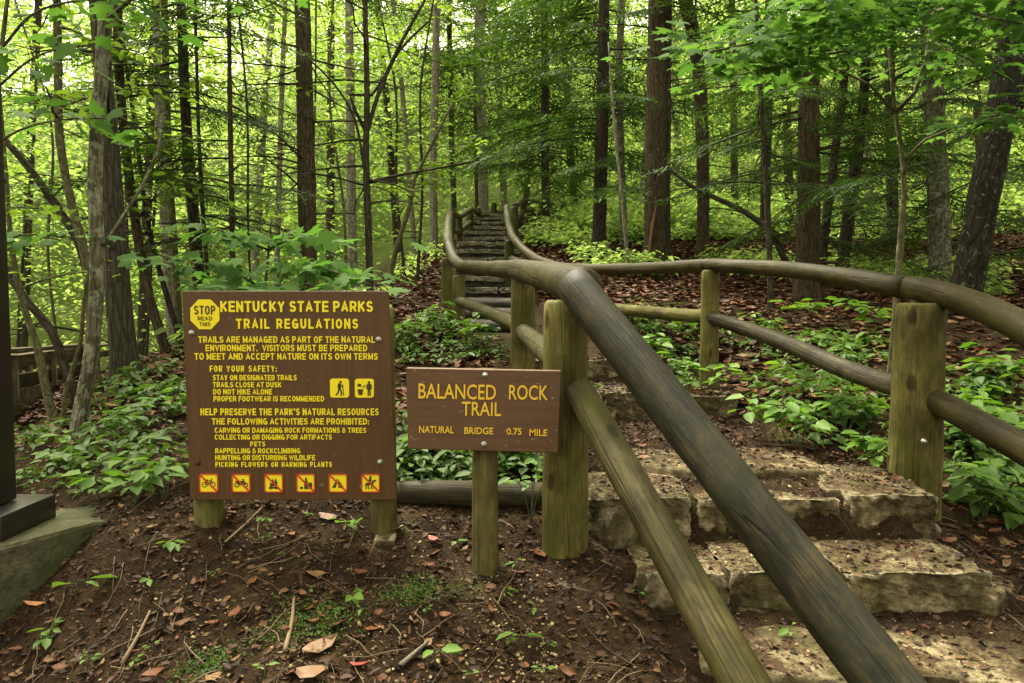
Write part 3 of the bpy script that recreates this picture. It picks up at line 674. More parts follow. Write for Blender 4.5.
# ------------------------------------------------------------------ signs
def text_shape(body, bold=0.0):
    cu = bpy.data.curves.new('txt', 'FONT'); cu.body = body; cu.size = 1.0; cu.offset = bold; cu.resolution_u = 3
    o = bpy.data.objects.new('txt', cu); COL.objects.link(o)
    dg = bpy.context.evaluated_depsgraph_get(); dg.update()
    me = o.evaluated_get(dg).to_mesh()
    V = np.array([v.co[:] for v in me.vertices]); F = [list(p.vertices) for p in me.polygons]
    o.evaluated_get(dg).to_mesh_clear(); bpy.data.objects.remove(o); bpy.data.curves.remove(cu)
    return V[:, :2], F
def arc(cx, cy, rx, ry, a0, a1, k=9):
    return [(cx + rx * math.cos(R(a)), cy + ry * math.sin(R(a))) for a in np.linspace(a0, a1, k)]
ST = [(0, 0), (0, 1)]
P_ = [(0, 1), (.6, 1)] + arc(.6, .72, .4, .28, 90, -90)[1:] + [(0, .44)]
GLYPH = {  # width, strokes of a plain bold grotesque; coordinates of the stroke's axis in its box
 'A': (.9, [[(0, 0), (.5, 1), (1, 0)], [(.2, .3), (.8, .3)]]), 'B': (.8, [ST, [(0, 1), (.6, 1)] + arc(.6, .76, .34, .24, 90, -90)[1:] + [(0, .52)], [(.6, .52)] + arc(.64, .26, .36, .26, 90, -90) + [(0, 0)]]),
 'C': (.84, [arc(.5, .5, .5, .5, 48, 312, 17)]), 'D': (.84, [ST, [(0, 1), (.45, 1)] + arc(.45, .5, .55, .5, 90, -90, 11)[1:] + [(0, 0)]]),
 'E': (.72, [ST, [(0, 1), (1, 1)], [(0, .5), (.92, .5)], [(0, 0), (1, 0)]]), 'F': (.68, [ST, [(0, 1), (1, 1)], [(0, .5), (.9, .5)]]),
 'G': (.88, [arc(.5, .5, .5, .5, 48, 330, 17), [(1, .05), (1, .45), (.56, .45)]]), 'H': (.82, [ST, [(1, 0), (1, 1)], [(0, .5), (1, .5)]]), 'I': (.0, [ST]),
 'J': (.66, [[(1, 1), (1, .3)] + arc(.5, .3, .5, .3, 0, -170)[1:]]), 'K': (.84, [ST, [(0, .36), (1, 1)], [(.32, .58), (1, 0)]]), 'L': (.66, [[(0, 1), (0, 0), (1, 0)]]),
 'M': (1.0, [ST, [(0, 1), (.5, .12), (1, 1)], [(1, 1), (1, 0)]]), 'N': (.84, [ST, [(0, 1), (1, 0)], [(1, 0), (1, 1)]]), 'O': (.9, [arc(.5, .5, .5, .5, 0, 360, 21)]),
 'P': (.76, [ST, P_]), 'Q': (.9, [arc(.5, .5, .5, .5, 0, 360, 21), [(.6, .3), (1, 0)]]), 'R': (.82, [ST, P_, [(.5, .44), (1, 0)]]),
 'S': (.78, [arc(.5, .75, .46, .25, 25, 262, 11) + arc(.5, .25, .5, .25, 82, -158, 11)]), 'T': (.78, [[(0, 1), (1, 1)], [(.5, 1), (.5, 0)]]),
 'U': (.82, [[(0, 1), (0, .38)] + arc(.5, .38, .5, .38, 180, 360)[1:] + [(1, 1)]]), 'V': (.88, [[(0, 1), (.5, 0), (1, 1)]]), 'W': (1.24, [[(0, 1), (.26, 0), (.5, .95), (.74, 0), (1, 1)]]),
 'X': (.84, [[(0, 0), (1, 1)], [(0, 1), (1, 0)]]), 'Y': (.86, [[(0, 1), (.5, .45), (1, 1)], [(.5, .45), (.5, 0)]]), 'Z': (.76, [[(0, 1), (1, 1), (0, 0), (1, 0)]]),
 '&': (.9, [[(1, 0), (.2, .72)] + arc(.42, .8, .24, .2, 190, -40)[0:] + [(.1, .42)] + arc(.4, .24, .4, .24, 150, 330) + [(1, .5)]]),
 "'": (.0, [[(.5, .8), (.5, 1)]]), ':': (.0, [[(0, 0), (0, .06)], [(0, .55), (0, .61)]]), '.': (.0, [[(0, 0), (0, .04)]]), ',': (.0, [[(0, 0), (0, .04)]])}
class Flat:
    """flat shapes on a board: local (x right, z up), thickness grows towards the viewer (-y)"""
    def __init__(s): s.v = []; s.f = []; s.d = []
    def raw(s, V, F, dy=0.0):
        n = len(s.v); s.v += [tuple(p) for p in V]; s.d += [dy] * len(V); s.f += [[i + n for i in f] for f in F]
    def text(s, body, x0, x1, z0, z1, bold=0.012):
        V, F = text_shape(body, bold); lo, hi = V.min(0), V.max(0)
        s.raw((V - lo) / (hi - lo) * [x1 - x0, z1 - z0] + [x0, z0], F)
    def strokes(s, body, x0, x1, z0, z1, t=.19):
        """one line of block capitals drawn with strokes of even weight, fitted between x0 and x1"""
        h = z1 - z0; t *= h; gap = .20 * h; sp_ = .50 * h
        ws = [(GLYPH[ch][0] if ch != ' ' else None) for ch in body]
        fixed = sum(sp_ if w is None else (t + gap) for w in ws) - gap; flex = sum(w for w in ws if w)
        k = ((x1 - x0) - fixed) / flex
        if k < .45 * h:
            q = .62; gap *= q; sp_ *= q; fixed = sum(sp_ if w is None else (t + gap) for w in ws) - gap; k = ((x1 - x0) - fixed) / flex
        x = x0
        for ch, w in zip(body, ws):
            if w is None: x += sp_; continue
            W = w * k; j = 0
            for P in GLYPH[ch][1]:
                Q = np.array([(x + t / 2 + a * W, z0 + t / 2 + b * (h - t)) for a, b in P]); n = len(Q); closed = np.allclose(Q[0], Q[-1])
                d = np.diff(Q, axis=0); d /= np.linalg.norm(d, axis=1)[:, None] + 1e-9
                a = np.vstack([d[-1] if closed else d[0], d]); b = np.vstack([d, d[0] if closed else d[-1]])
                e = np.zeros((n, 1)); 
                if not closed: Q[0] -= d[0] * t * .5 * (1 if abs(d[0]).max() > .99 else .35); Q[-1] += d[-1] * t * .5 * (1 if abs(d[-1]).max() > .99 else .35)
                m_ = a + b; m_ /= np.linalg.norm(m_, axis=1)[:, None] + 1e-9; nn = np.column_stack([-m_[:, 1], m_[:, 0]]); cs = np.clip((m_ * a).sum(1), .5, 1)[:, None]
                off = nn * t / 2 / cs
                s.raw(np.vstack([Q - off, Q + off]), [[i, i + 1, n + i + 1, n + i] for i in range(n - 1)], .00012 * j); j += 1
            x += W + t + gap
    def poly(s, P): s.raw(P, [list(range(len(P)))])
    def disc(s, c, r, k=12, sz=1.0): s.poly([(c[0] + r * math.cos(a), c[1] + sz * r * math.sin(a)) for a in np.linspace(0, 2 * math.pi, k, endpoint=False)])
    def line(s, a, b, w):
        a, b = np.array(a), np.array(b); d = b - a; q = np.array([-d[1], d[0]]) / (np.linalg.norm(d) + 1e-9) * w / 2
        s.poly([a - q, b - q, b + q, a + q])
    def ring(s, c, r, w, k=18):
        a = np.linspace(0, 2 * math.pi, k, endpoint=False); n = k
        V = [(c[0] + r * math.cos(q), c[1] + r * math.sin(q)) for q in a] + [(c[0] + (r - w) * math.cos(q), c[1] + (r - w) * math.sin(q)) for q in a]
        s.raw(V, [[i, (i + 1) % n, n + (i + 1) % n, n + i] for i in range(n)])
    def rrect(s, c, h, r, hole=0.0):
        def o(h, r): return [(c[0] + sx * (h - r) + r * math.cos(t), c[1] + sz * (h - r) + r * math.sin(t)) for sx, sz, t0 in ((1, 1, 0), (-1, 1, 90), (-1, -1, 180), (1, -1, 270)) for t in np.radians(np.linspace(t0, t0 + 90, 5))]
        if not hole: s.poly(o(h, r)); return
        A, B = o(h, r), o(h - hole, max(r - hole, .0005)); n = len(A)
        s.raw(A + B, [[i, (i + 1) % n, n + (i + 1) % n, n + i] for i in range(n)])
    def build(s, name, mat, parent, frame, y, th=.0012):
        O, X, Z = frame; V = np.array(s.v); Y = np.cross(Z, X)          # Y points away from the viewer
        front = O + V[:, :1] * X + V[:, 1:] * Z + (y - np.array(s.d)[:, None]) * Y
        back = front + th * Y
        nv = len(V); F = [list(f) for f in s.f]
        ec = {}
        for f in s.f:
            for a, b in zip(f, f[1:] + f[:1]): ec[(a, b)] = ec.get((a, b), 0) + 1
        F += [[b, a, a + nv, b + nv] for (a, b) in ec if (b, a) not in ec]
        me = bpy.data.meshes.new(name); me.from_pydata([tuple(p) for p in np.vstack([front, back]) - parent_loc(parent)], [], F); me.update()
        return link(name, me, M[mat], parent)
def board_frame(u0, v0, u1, v1, y):
    def hit(u, v):
        q = at(u, v, 1.0) - EYE; return EYE + q * ((y - EYE[1]) / q[1])
    a, b = hit(u0, v0), hit(u1, v1); X = (b - a) / np.linalg.norm(b - a); Z = np.cross(X, [0, 1, 0]); Z /= np.linalg.norm(Z)
    def loc(u, v): p = hit(u, v) - a; return p @ X, p @ Z
    return (a, X, Z), loc
def bolt(parent, frame, x, z, y, r=.0095, mat='bolt'):
    O, X, Z = frame; Y = np.cross(Z, X); c = O + x * X + z * Z + y * Y
    m = MB(); m.tube([c, c - Y * .003], r * 1.55, 14, 0, True); m.tube([c - Y * .003, c - Y * .008, c - Y * .011], [r, r * .9, r * .4], 12, 0, True)
    return m.build('bolt', M[mat], parent, True)

# --- the large regulations sign
base = at(295, 530, 2.6)
sg = empty('regulations_sign', (base[0], base[1], gz(base[0], base[1])), 'large brown board with yellow trail regulations lettering and pictograms on two posts', 'sign')
YS = 2.52; fr, loc = board_frame(182, 291, 388, 291, YS)
for (u, ub, r) in [(199, 207, .052), (381, 383, .050)]:
    pb = at(ub, 528, 2.60); pt = at(u + (2 if u < 300 else 0), 300 if u < 300 else 306, 2.60)
    m = MB(); m.tube([(pb[0], pb[1] + .034, gz(pb[0], pb[1]) - .3), ((pb[0] + pt[0]) / 2, pb[1] + .034, (pb[2] + pt[2]) / 2), (pt[0], pb[1] + .034, pt[2])], r, 16, .04, True, None, .06, .1, .01); m.build('post', M['signpost'], sg, True)
tlc, trc, brc, blc = [loc(*q) for q in ((182, 291), (388, 291), (396.5, 500), (190, 500))]
f = Flat(); f.poly([tlc, trc, brc, blc][::-1]); pn = f.build('panel', 'sign_board', sg, fr, 0.0, .016)
md = pn.modifiers.new('bevel', 'BEVEL'); md.width = .002; md.segments = 2
LINES = [('KENTUCKY STATE PARKS', 220.6, 373, 301, 312, .022), ('TRAIL REGULATIONS', 236.3, 358.2, 318.7, 328.7, .022),
  ('TRAILS ARE MANAGED AS PART OF THE NATURAL', 198.6, 375, 336.3, 342.8, .022), ('ENVIRONMENT.  VISITORS MUST BE PREPARED', 205.9, 367.3, 344.7, 351.2, .022),
  ('TO MEET AND ACCEPT NATURE ON ITS OWN TERMS', 194.8, 377.9, 353.1, 359.7, .022), ('FOR YOUR SAFETY:', 210, 277, 365.6, 371.8, .022),
  ('STAY ON DESIGNATED TRAILS', 213.1, 296.8, 374.9, 380.3, .02), ('TRAILS CLOSE AT DUSK', 213.1, 281.6, 382, 387.3, .02), ('DO NOT HIKE ALONE', 213.4, 272.2, 389, 394.4, .02),
  ('PROPER FOOTWEAR IS RECOMMENDED', 213.8, 324.2, 396, 401.4, .02), ("HELP PRESERVE THE PARK'S NATURAL RESOURCES", 200.7, 378.8, 408.4, 415.2, .022),
  ('THE FOLLOWING ACTIVITIES ARE PROHIBITED:', 212.2, 369, 418.2, 424.5, .022), ('CARVING OR DAMAGING ROCK FORMATIONS & TREES', 215, 366.4, 427.6, 432.8, .02),
  ('COLLECTING OR DIGGING FOR ARTIFACTS', 215, 332, 434.5, 439.6, .02), ('PETS', 250.6, 265.4, 441.4, 446.3, .02), ('RAPPELLING & ROCKCLIMBING', 215.5, 300.3, 448.2, 453.3, .02),
  ('HUNTING OR DISTURBING WILDLIFE', 215.5, 315.3, 455, 460.1, .02), ('PICKING FLOWERS OR HARMING PLANTS', 215.7, 332, 461.8, 466.9, .02)]
for body, u0, u1, v0, v1, bd in LINES:
    f = Flat(); xa, zb = loc(u0, v1); xb, za = loc(u1, v0); f.strokes(body, xa, xb, zb, za, .192 if v1 - v0 > 9 else .175)
    f.build('lettering', 'yellow', sg, fr, -.0025, .0025)
def oct_(u0, u1, v0, v1):
    c0, c1 = loc(u0, v1), loc(u1, v0); cx, cz = (c0[0] + c1[0]) / 2, (c0[1] + c1[1]) / 2; rx, rz = (c1[0] - c0[0]) / 2, (c1[1] - c0[1]) / 2; k = .414
    return [(cx + rx * a, cz + rz * b) for a, b in ((1, k), (k, 1), (-k, 1), (-1, k), (-1, -k), (-k, -1), (k, -1), (1, -k))]
f = Flat(); f.poly(oct_(191, 219.2, 299.5, 329.2)); em = f.build('stop_emblem', 'yellow', sg, fr, -.0025, .0025)
for body, u0, u1, v0, v1, bd in [('STOP', 194.6, 215.4, 305.6, 314.6, .02), ('READ', 198.2, 212.3, 316.4, 320.4, .012), ('THIS', 200, 210.6, 322.2, 326.2, .012)]:
    f = Flat(); xa, zb = loc(u0, v1); xb, za = loc(u1, v0); f.strokes(body, xa, xb, zb, za, .15)
    f.build('emblem_lettering', 'black', em, fr, -.004, .0015)
px = loc(200, 400)[0] - loc(199, 400)[0]
def picto(u0, u1, v0, v1, kind, banned):
    c0, c1 = loc(u0, v1), loc(u1, v0); c = ((c0[0] + c1[0]) / 2, (c0[1] + c1[1]) / 2); h = (c1[0] - c0[0]) / 2
    f = Flat(); f.rrect(c, h, h * .28); o = f.build('pictogram', 'yellow', sg, fr, -.0025, .0025); o['label'] = 'yellow pictogram of ' + kind
    g = Flat()
    def P(x, z): return (c[0] + x * h, c[1] + z * h)
    def L(*pts, w=.12):
        for a, b in zip(pts[:-1], pts[1:]): g.line(P(*a), P(*b), w * h)
    if kind == 'a walking hiker':
        g.disc(P(.12, .66), .13 * h); L((.02, .5), (-.02, .0), w=.3); L((-.02, .05), (.2, -.35), (.16, -.78), w=.15); L((-.04, .02), (-.12, -.4), (-.36, -.74), w=.15); L((.08, .42), (.3, .1), w=.1); L((-.02, .45), (-.2, .1), w=.1); L((.34, .42), (.42, -.78), w=.07)
    elif kind == 'a person using a litter bin':
        g.poly([P(-.72, -.1), P(-.62, -.7), P(-.22, -.7), P(-.12, -.1)]); g.poly([P(-.78, .25), P(-.4, .12), P(-.3, .4), P(-.6, .52)]); L((-.15, .1), (.12, .3), w=.1)
        g.disc(P(.5, .62), .13 * h); L((.5, .48), (.5, -.1), w=.34); L((.42, -.05), (.4, -.8), w=.13); L((.58, -.05), (.6, -.8), w=.13); L((.28, .4), (.26, -.1), w=.09); L((.72, .4), (.74, -.1), w=.09)
    elif kind == 'a bicycle':
        for x in (-.42, .42): g.ring(P(x, -.15), .3 * h, .07 * h)
        L((-.42, -.15), (-.15, .25), (.28, .25), (.0, -.15), (-.42, -.15), w=.07); L((-.15, .25), (.0, -.15), w=.07); L((.42, -.15), (.25, .42), (.4, .46), w=.07); L((-.25, .34), (-.05, .34), w=.09)
    elif kind == 'a motorcycle':
        for x in (-.45, .48): g.ring(P(x, -.2), .27 * h, .1 * h)
        g.poly([P(-.5, .18), P(-.1, .22), P(.2, .28), P(.3, .05), P(.05, -.22), P(-.25, -.2)]); L((.48, -.2), (.22, .4), w=.1); L((.1, .42), (.32, .38), w=.09); L((-.62, .2), (-.1, .14), w=.14)
    elif kind == 'a campfire':
        g.poly([P(-.35, -.35), P(-.4, .05), P(-.2, -.05), P(-.1, .5), P(.1, .1), P(.22, .55), P(.38, .05), P(.35, -.35)]); L((-.5, -.6), (.5, -.4), w=.13); L((-.5, -.4), (.5, -.6), w=.13)
    elif kind == 'bottles and cans':
        g.poly([P(-.15, -.65), P(-.15, .15), P(-.05, .3), P(-.05, .6), P(.13, .6), P(.13, .3), P(.23, .15), P(.23, -.65)]); g.poly([P(.3, -.65), P(.3, .05), P(.68, .05), P(.68, -.65)]); g.poly([P(-.55, -.65), P(-.6, -.4), P(-.28, -.4), P(-.33, -.65)])
    elif kind == 'a tent':
        g.poly([P(-.65, -.5), P(-.12, .45), P(-.05, .45), P(-.25, -.5)]); g.poly([P(.0, .42), P(.62, -.5), P(.05, -.5)])
    elif kind == 'a horse and rider':
        g.poly([P(-.45, .05), P(-.42, -.2), P(.25, -.2), P(.38, .12), P(.62, .22), P(.55, .38), P(.3, .3), P(.1, .06)]); L((-.38, -.15), (-.5, -.65), w=.1); L((-.25, -.15), (-.2, -.65), w=.1); L((.18, -.15), (.35, -.4), (.25, -.6), w=.1); L((.1, -.15), (.05, -.65), w=.1); L((-.45, .0), (-.62, -.3), w=.1)
        g.disc(P(-.02, .66), .12 * h); L((-.04, .55), (-.08, .05), w=.22); L((-.04, .42), (.25, .25), w=.08)
    g.build('icon', 'black', o, fr, -.004, .0015)
    if banned:
        r = Flat(); r.rrect(c, h * 1.02, h * .3, h * .13); r.build('border', 'red', o, fr, -.0046, .002)
        r = Flat(); r.line(P(-.84, .84), P(.84, -.84), .16 * h); r.build('slash', 'red', o, fr, -.0054, .0028)
picto(330.3, 349.1, 378.7, 397.3, 'a walking hiker', False); picto(355.1, 373.9, 378.9, 397.4, 'a person using a litter bin', False)
for (u0, u1), kd in zip([(199.7, 218.3), (232.3, 250.5), (264.7, 283.2), (296.7, 315.1), (329, 347.4), (361.5, 380)], ['a bicycle', 'a motorcycle', 'a campfire', 'bottles and cans', 'a tent', 'a horse and rider']):
    picto(u0, u1, 474, 491.8, kd, True)
for (u, v, mt) in [(191.6, 333, 'bolt'), (378.6, 339.6, 'bolt'), (198.2, 462.6, 'bolt_rust'), (380.2, 462.2, 'bolt')]:
    bolt(sg, fr, *loc(u, v), 0.0, .0070, mt)

# --- the small trail sign
base = at(485, 570, 2.42)
ts = empty('trail_sign', (base[0], base[1], gz(base[0], base[1])), 'small brown plank sign reading balanced rock trail on one short post', 'sign')
YT = 2.33; fr, loc = board_frame(406, 368, 561, 371, YT)
Q = [loc(*q) for q in ((406, 368), (561, 371), (558, 453), (408, 449))]  # corners
f = Flat(); f.poly(Q[::-1]); pn = f.build('panel', 'trail_board', ts, fr, 0.0, .035); md = pn.modifiers.new('bevel', 'BEVEL'); md.width = .003; md.segments = 2
for body, u0, u1, v0, v1, bd in [('BALANCED', 418.5, 496.1, 384.8, 398.4, .006), ('ROCK', 508.9, 548, 385.5, 399.5, .006), ('TRAIL', 461.7, 501.2, 402.3, 415.3, .006),
                                 ('NATURAL', 419, 454, 426.5, 432.7, .012), ('BRIDGE', 464.3, 493.2, 427.6, 433.8, .012), ('0.75', 506.7, 521.7, 428.3, 434.5, .012), ('MILE', 529.4, 547.4, 429.4, 435.7, .012)]:
    f = Flat(); xa, zb = loc(u0, v1); xb, za = loc(u1, v0); f.text(body, xa, xb, zb, za, bd)
    f.build('lettering', 'gold', ts, fr, -.0025, .0025)
bolt(ts, fr, *loc(485.1, 375.2), 0, .0070); bolt(ts, fr, *loc(484, 444.4), 0, .0070)
pt = at(485, 369, 2.42)
m = MB(); m.tube([(base[0], base[1] + .045, gz(base[0], base[1]) - .25), (base[0], base[1] + .045, base[2] + .3), (base[0], base[1] + .045, pt[2] - .0)], .046, 14, .04, True, 3.3, .06, .12, .01); m.build('post', M['signpost'], ts, True)

# ------------------------------------------------------------------ trees
def hem_limb(seed):
    """a flat hemlock bough of unit length along +x: triangles for the needle rows"""
    r = np.random.default_rng(seed); T = []
    def strip(p, d, L, w):
        q = np.array([-d[1], d[0]]); z = r.normal(0, .012); t2 = p[:2] + d * L
        T.append([[p[0] + q[0] * w, p[1] + q[1] * w, p[2]], [t2[0], t2[1], p[2] - L * .22 + z], [p[0] - q[0] * w, p[1] - q[1] * w, p[2] + r.normal(0, .006)]])
    side = 1
    for x in np.arange(.10, 1.0, .026):
        side = -side
        if r.random() < .10: continue
        y0 = .05 * math.sin(x * 5 + seed); zb = -.16 * x * x
        L = (.34 * (1 - x) ** .65 + .05) * r.uniform(.55, 1.15); an = side * r.uniform(.75, 1.05)
        d = np.array([math.cos(an), math.sin(an)])
        s2 = 1
        for k in np.arange(.02, L, .019):
            s2 = -s2
            if r.random() < .12: continue
            p = np.array([x + d[0] * k, y0 + d[1] * k, zb - k * .28 + r.normal(0, .006)])
            a2 = an + s2 * r.uniform(.6, 1.0); l2 = r.uniform(.03, .062) * (1 - .4 * k / L)
            strip(p, np.array([math.cos(a2), math.sin(a2)]), l2, .0062)
        strip(np.array([x, y0, zb]), d, L, .006)
    return np.array(T)
HEM = [hem_limb(s) for s in range(5)]
def limb_path(p, az, L, rise, droop, k=6, wig=.05):
    d = np.array([math.cos(az), math.sin(az)]); P = []
    for t in np.linspace(0, 1, k):
        P.append([p[0] + d[0] * L * t + rng.normal(0, wig * L * .3) * (t > 0), p[1] + d[1] * L * t + rng.normal(0, wig * L * .3) * (t > 0), p[2] + L * (rise * t - droop * t * t)])
    return np.array(P)
def hem_place(p, az, L, rise, T):
    V = T.reshape(-1, 3) * L * np.array([1, rng.uniform(.75, 1.1), 1]); c, s = math.cos(az), math.sin(az)
    roll = rng.normal(0, .18); V = np.column_stack([V[:, 0], V[:, 1] * math.cos(roll) - V[:, 2] * math.sin(roll), V[:, 1] * math.sin(roll) + V[:, 2] * math.cos(roll)])
    return np.column_stack([p[0] + V[:, 0] * c - V[:, 1] * s, p[1] + V[:, 0] * s + V[:, 1] * c, p[2] + V[:, 2] + rise * V[:, 0]])
LEAFV = {'maple': tpl_maple(), 'ovate': tpl_ovate(), 'rhomb': tpl_rhomb()}
def trunk_path(uv, d, w0, w1, top=2.0, base=True):
    """axis of a trunk seen at pixels uv, standing d metres away, down into the ground and on above the picture"""
    P = [at(u, v, d) for u, v in uv]
    w = np.interp(np.linspace(0, 1, len(P)), [0, 1], [w0, w1]) * d / FPX / 2
    if base:
        z = gz(P[0][0], P[0][1]); P[0][2] = z + .05
        P = [np.array([P[0][0], P[0][1], z - .25])] + P; w = np.concatenate([[w[0] * 1.45], w]); w[1] *= 1.15
        if len(P) > 2:
            q = P[1] + (P[2] - P[1]) * min(.35, .25 / max(.3, np.linalg.norm(P[2] - P[1]))); P.insert(2, q); w = np.insert(w, 2, w[2] * .5 + w[1] / 1.15 * .5)
    if top > 0:
        t = P[-1] - P[-2]; t /= np.linalg.norm(t); P.append(P[-1] + t * top * .5 + np.array([0, 0, .0])); P.append(P[-1] + t * top * .5); w = np.concatenate([w, [w[-1] * .9, w[-1] * .75]])
    return np.array(P), np.array(w)
def along(P, w, z):
    return np.array([np.interp(z, P[:, 2], P[:, k]) for k in range(3)]), float(np.interp(z, P[:, 2], w))
def tree(name, label, uv, d, w0, w1, mat, top=2.5, hem=None, dead=None, leafy=None, cat='tree', group=None, rough=.10, crown_mat=None, forks=(), seg=12):
    """hem=(n, vlow, vhigh, Lmin, Lmax, az|None), dead=(n, vlow, vhigh, L), leafy=(n, vlow, vhigh, L, leaves, size, tpl); v in pixels of the picture"""
    P, w = trunk_path(uv, d, w0, w1, top)
    e = empty(name, (P[0][0], P[0][1], P[0][2] + .25), label, cat, group)
    m = MB(); m.tube(P, w, seg, rough, True, None, min(.22, max(.08, d * .02)))
    for fk in forks:
        Q = np.array([at(u, v, fk.get('d', d)) for u, v in fk['uv']]); ww = np.linspace(fk['w'][0], fk['w'][1], len(Q)) * d / FPX / 2
        m.tube(Q, ww, 8, rough, True, None, .15)
    def zv(v): return at(512, v, d)[2]
    V = []; LP = []; LD = []; LN = []; LS = []
    if dead:
        n_, v0, v1, L0 = dead
        for _ in range(n_):
            p, r = along(P, w, rng.uniform(zv(v0), zv(v1))); az = rng.uniform(0, 2 * math.pi); L = L0 * rng.uniform(.4, 1.2)
            Q = limb_path(p, az, L, rng.uniform(-.1, .35), rng.uniform(.0, .35)); m.tube(Q, np.linspace(min(.014, r * .4), .003, len(Q)), 5, .1)
            for _k in range(rng.integers(1, 5)):
                i = rng.integers(1, len(Q) - 1); q2 = limb_path(Q[i], az + rng.choice([-1, 1]) * rng.uniform(.5, 1.0), L * rng.uniform(.2, .45), rng.uniform(-.1, .3), .2, 4); m.tube(q2, np.linspace(.005, .002, 4), 4, .1)
    if hem:
        n_, v0, v1, La, Lb, azr = hem
        for k in range(n_):
            z = zv(v0) + (zv(v1) - zv(v0)) * (k + rng.random()) / n_
            p, r = along(P, w, z); az = rng.uniform(0, 2 * math.pi) if azr is None else rng.uniform(*azr); L = rng.uniform(La, Lb); rise = rng.uniform(-.22, .10)
            V.append(hem_place(p, az, L, rise, HEM[rng.integers(0, 5)]))
            x = np.linspace(0, .95, 6); Q = np.column_stack([p[0] + math.cos(az) * x * L - math.sin(az) * .05 * np.sin(x * 5) * L, p[1] + math.sin(az) * x * L + math.cos(az) * .05 * np.sin(x * 5) * L, p[2] + L * (rise * x - .16 * x * x)])
            m.tube(Q, np.linspace(min(.016, r * .45), .003, 6), 5, .1)
    if leafy:
        n_, v0, v1, L0, nl, sz, tp = leafy
        for k in range(n_):
            z = zv(v0) + (zv(v1) - zv(v0)) * (k + rng.random()) / n_
            p, r = along(P, w, z); az = rng.uniform(0, 2 * math.pi); L = L0 * rng.uniform(.5, 1.2)
            Q = limb_path(p, az, L, rng.uniform(.1, .5), rng.uniform(.1, .4)); m.tube(Q, np.linspace(min(.016, r * .45), .003, len(Q)), 5, .1)
            tt = rng.uniform(.25, 1.0, nl); i = tt * (len(Q) - 1); i0 = np.minimum(i.astype(int), len(Q) - 2); f = (i - i0)[:, None]
            c = Q[i0] * (1 - f) + Q[i0 + 1] * f
            off = rng.normal(0, 1, (nl, 3)) * np.array([.2, .2, .07]) * L
            LP.append(c + off); LD.append(rdir(nl, -.5, .1)); LN.append(rnrm(nl, .35)); LS.append(sz * rng.uniform(.6, 1.2, nl))
    m.build('trunk', M[mat], e, True)
    if V:
        V = np.vstack(V) - parent_loc(e); F = np.arange(len(V)).reshape(-1, 3)
        link('crown', fast_mesh('crown', V, F), M[crown_mat or 'hemlock'], e)
    if LP:
        V, F = scatter(LEAFV[tp], np.vstack(LP), np.vstack(LD), np.vstack(LN), np.concatenate(LS))
        link('crown', fast_mesh('crown', V - parent_loc(e), F), M[crown_mat or 'mid_leaf'], e)
    return e

# -- left side
tree('tree', 'slender grey mottled tree nearest the left, leaning and wavy, in front of a straighter trunk', [(80, 432), (93, 340), (97, 260), (95, 180), (100, 90), (107, 0)], 4.0, 14, 13, 'bark_grey', 2.5, leafy=(6, 40, -150, .9, 30, .10, 'maple'), crown_mat='maple',
     forks=[{'uv': [(104, 246), (118, 225), (140, 190), (158, 152), (161, 120)], 'w': (4, 2)}])
tree('tree', 'thick straight grey trunk close behind the wavy mottled tree on the left', [(126, 385), (119, 300), (112, 200), (106, 100), (96, 0)], 5.2, 27, 14, 'bark_ridged', 3, dead=(5, 200, -50, 1.2), leafy=(5, -20, -200, 1.5, 50, .11, 'ovate'))
tree('tree', 'curved thin trunk bending into the mottled tree from the upper left', [(94, 300), (86, 262), (72, 205), (60, 140), (58, 60), (57, 0)], 5.8, 9, 7, 'bark_olive', 2.5, leafy=(7, 150, -100, .9, 40, .10, 'ovate'))
tree('tree', 'dark slanting trunk leaning from upper left down to the mottled tree', [(94, 335), (84, 258), (52, 200), (14, 150), (-40, 95)], 6.4, 9, 6, 'bark_dark', 1.5, dead=(5, 230, 120, .8))
tree('tree', 'dark crooked trunk rising beside the boardwalk boards at the left edge', [(76, 372), (52, 332), (26, 300), (12, 280), (-10, 240)], 5.6, 9, 6, 'bark_dark', 2, dead=(3, 330, 280, .6))
tree('sapling', 'bent thin sapling in front of the boardwalk boards near the steel post', [(53, 415), (45, 385), (38, 350), (22, 300), (12, 250), (8, 200)], 4.6, 9, 4, 'bark_olive', 1.2, leafy=(8, 300, 160, .6, 26, .08, 'ovate'))
tree('sapling', 'pale thin crooked stem climbing beside the mottled leaning tree', [(63, 420), (66, 390), (80, 345), (84, 300), (90, 265)], 4.3, 5, 3, 'bark_olive', .3)
left_trunks = [
 ('slim brown trunk slanting right of the thick grey trunk', [(166, 352), (150, 300), (135, 220), (122, 110), (116, 0)], 7.0, 10, 8, 'bark_brown'),
 ('thin dark trunk leaning behind the left edge of the big sign', [(182, 345), (165, 290), (148, 225), (138, 150)], 7.6, 6, 4, 'bark_dark'),
 ('pinkish pale trunk seen between dark ones above the left of the sign', [(172, 330), (166, 250), (160, 150), (156, 0)], 9.5, 9, 7, 'bark_pale'),
 ('straight olive trunk beside the pinkish pale one', [(180, 330), (174, 250), (168, 150), (164, 0)], 8.8, 8, 7, 'bark_olive'),
 ('dark brown trunk above the upper left corner of the big sign', [(203, 320), (194, 220), (186, 120), (181, 0)], 7.8, 13, 9, 'bark_dark'),
 ('very thin dark stem close right of the dark brown trunk', [(212, 320), (204, 230), (199, 140), (196, 40)], 7.4, 5, 3, 'bark_dark'),
 ('thin straight reddish trunk above the sign lettering', [(233, 320), (232, 220), (230, 110), (229, 0)], 7.2, 6, 4, 'bark_brown'),
]
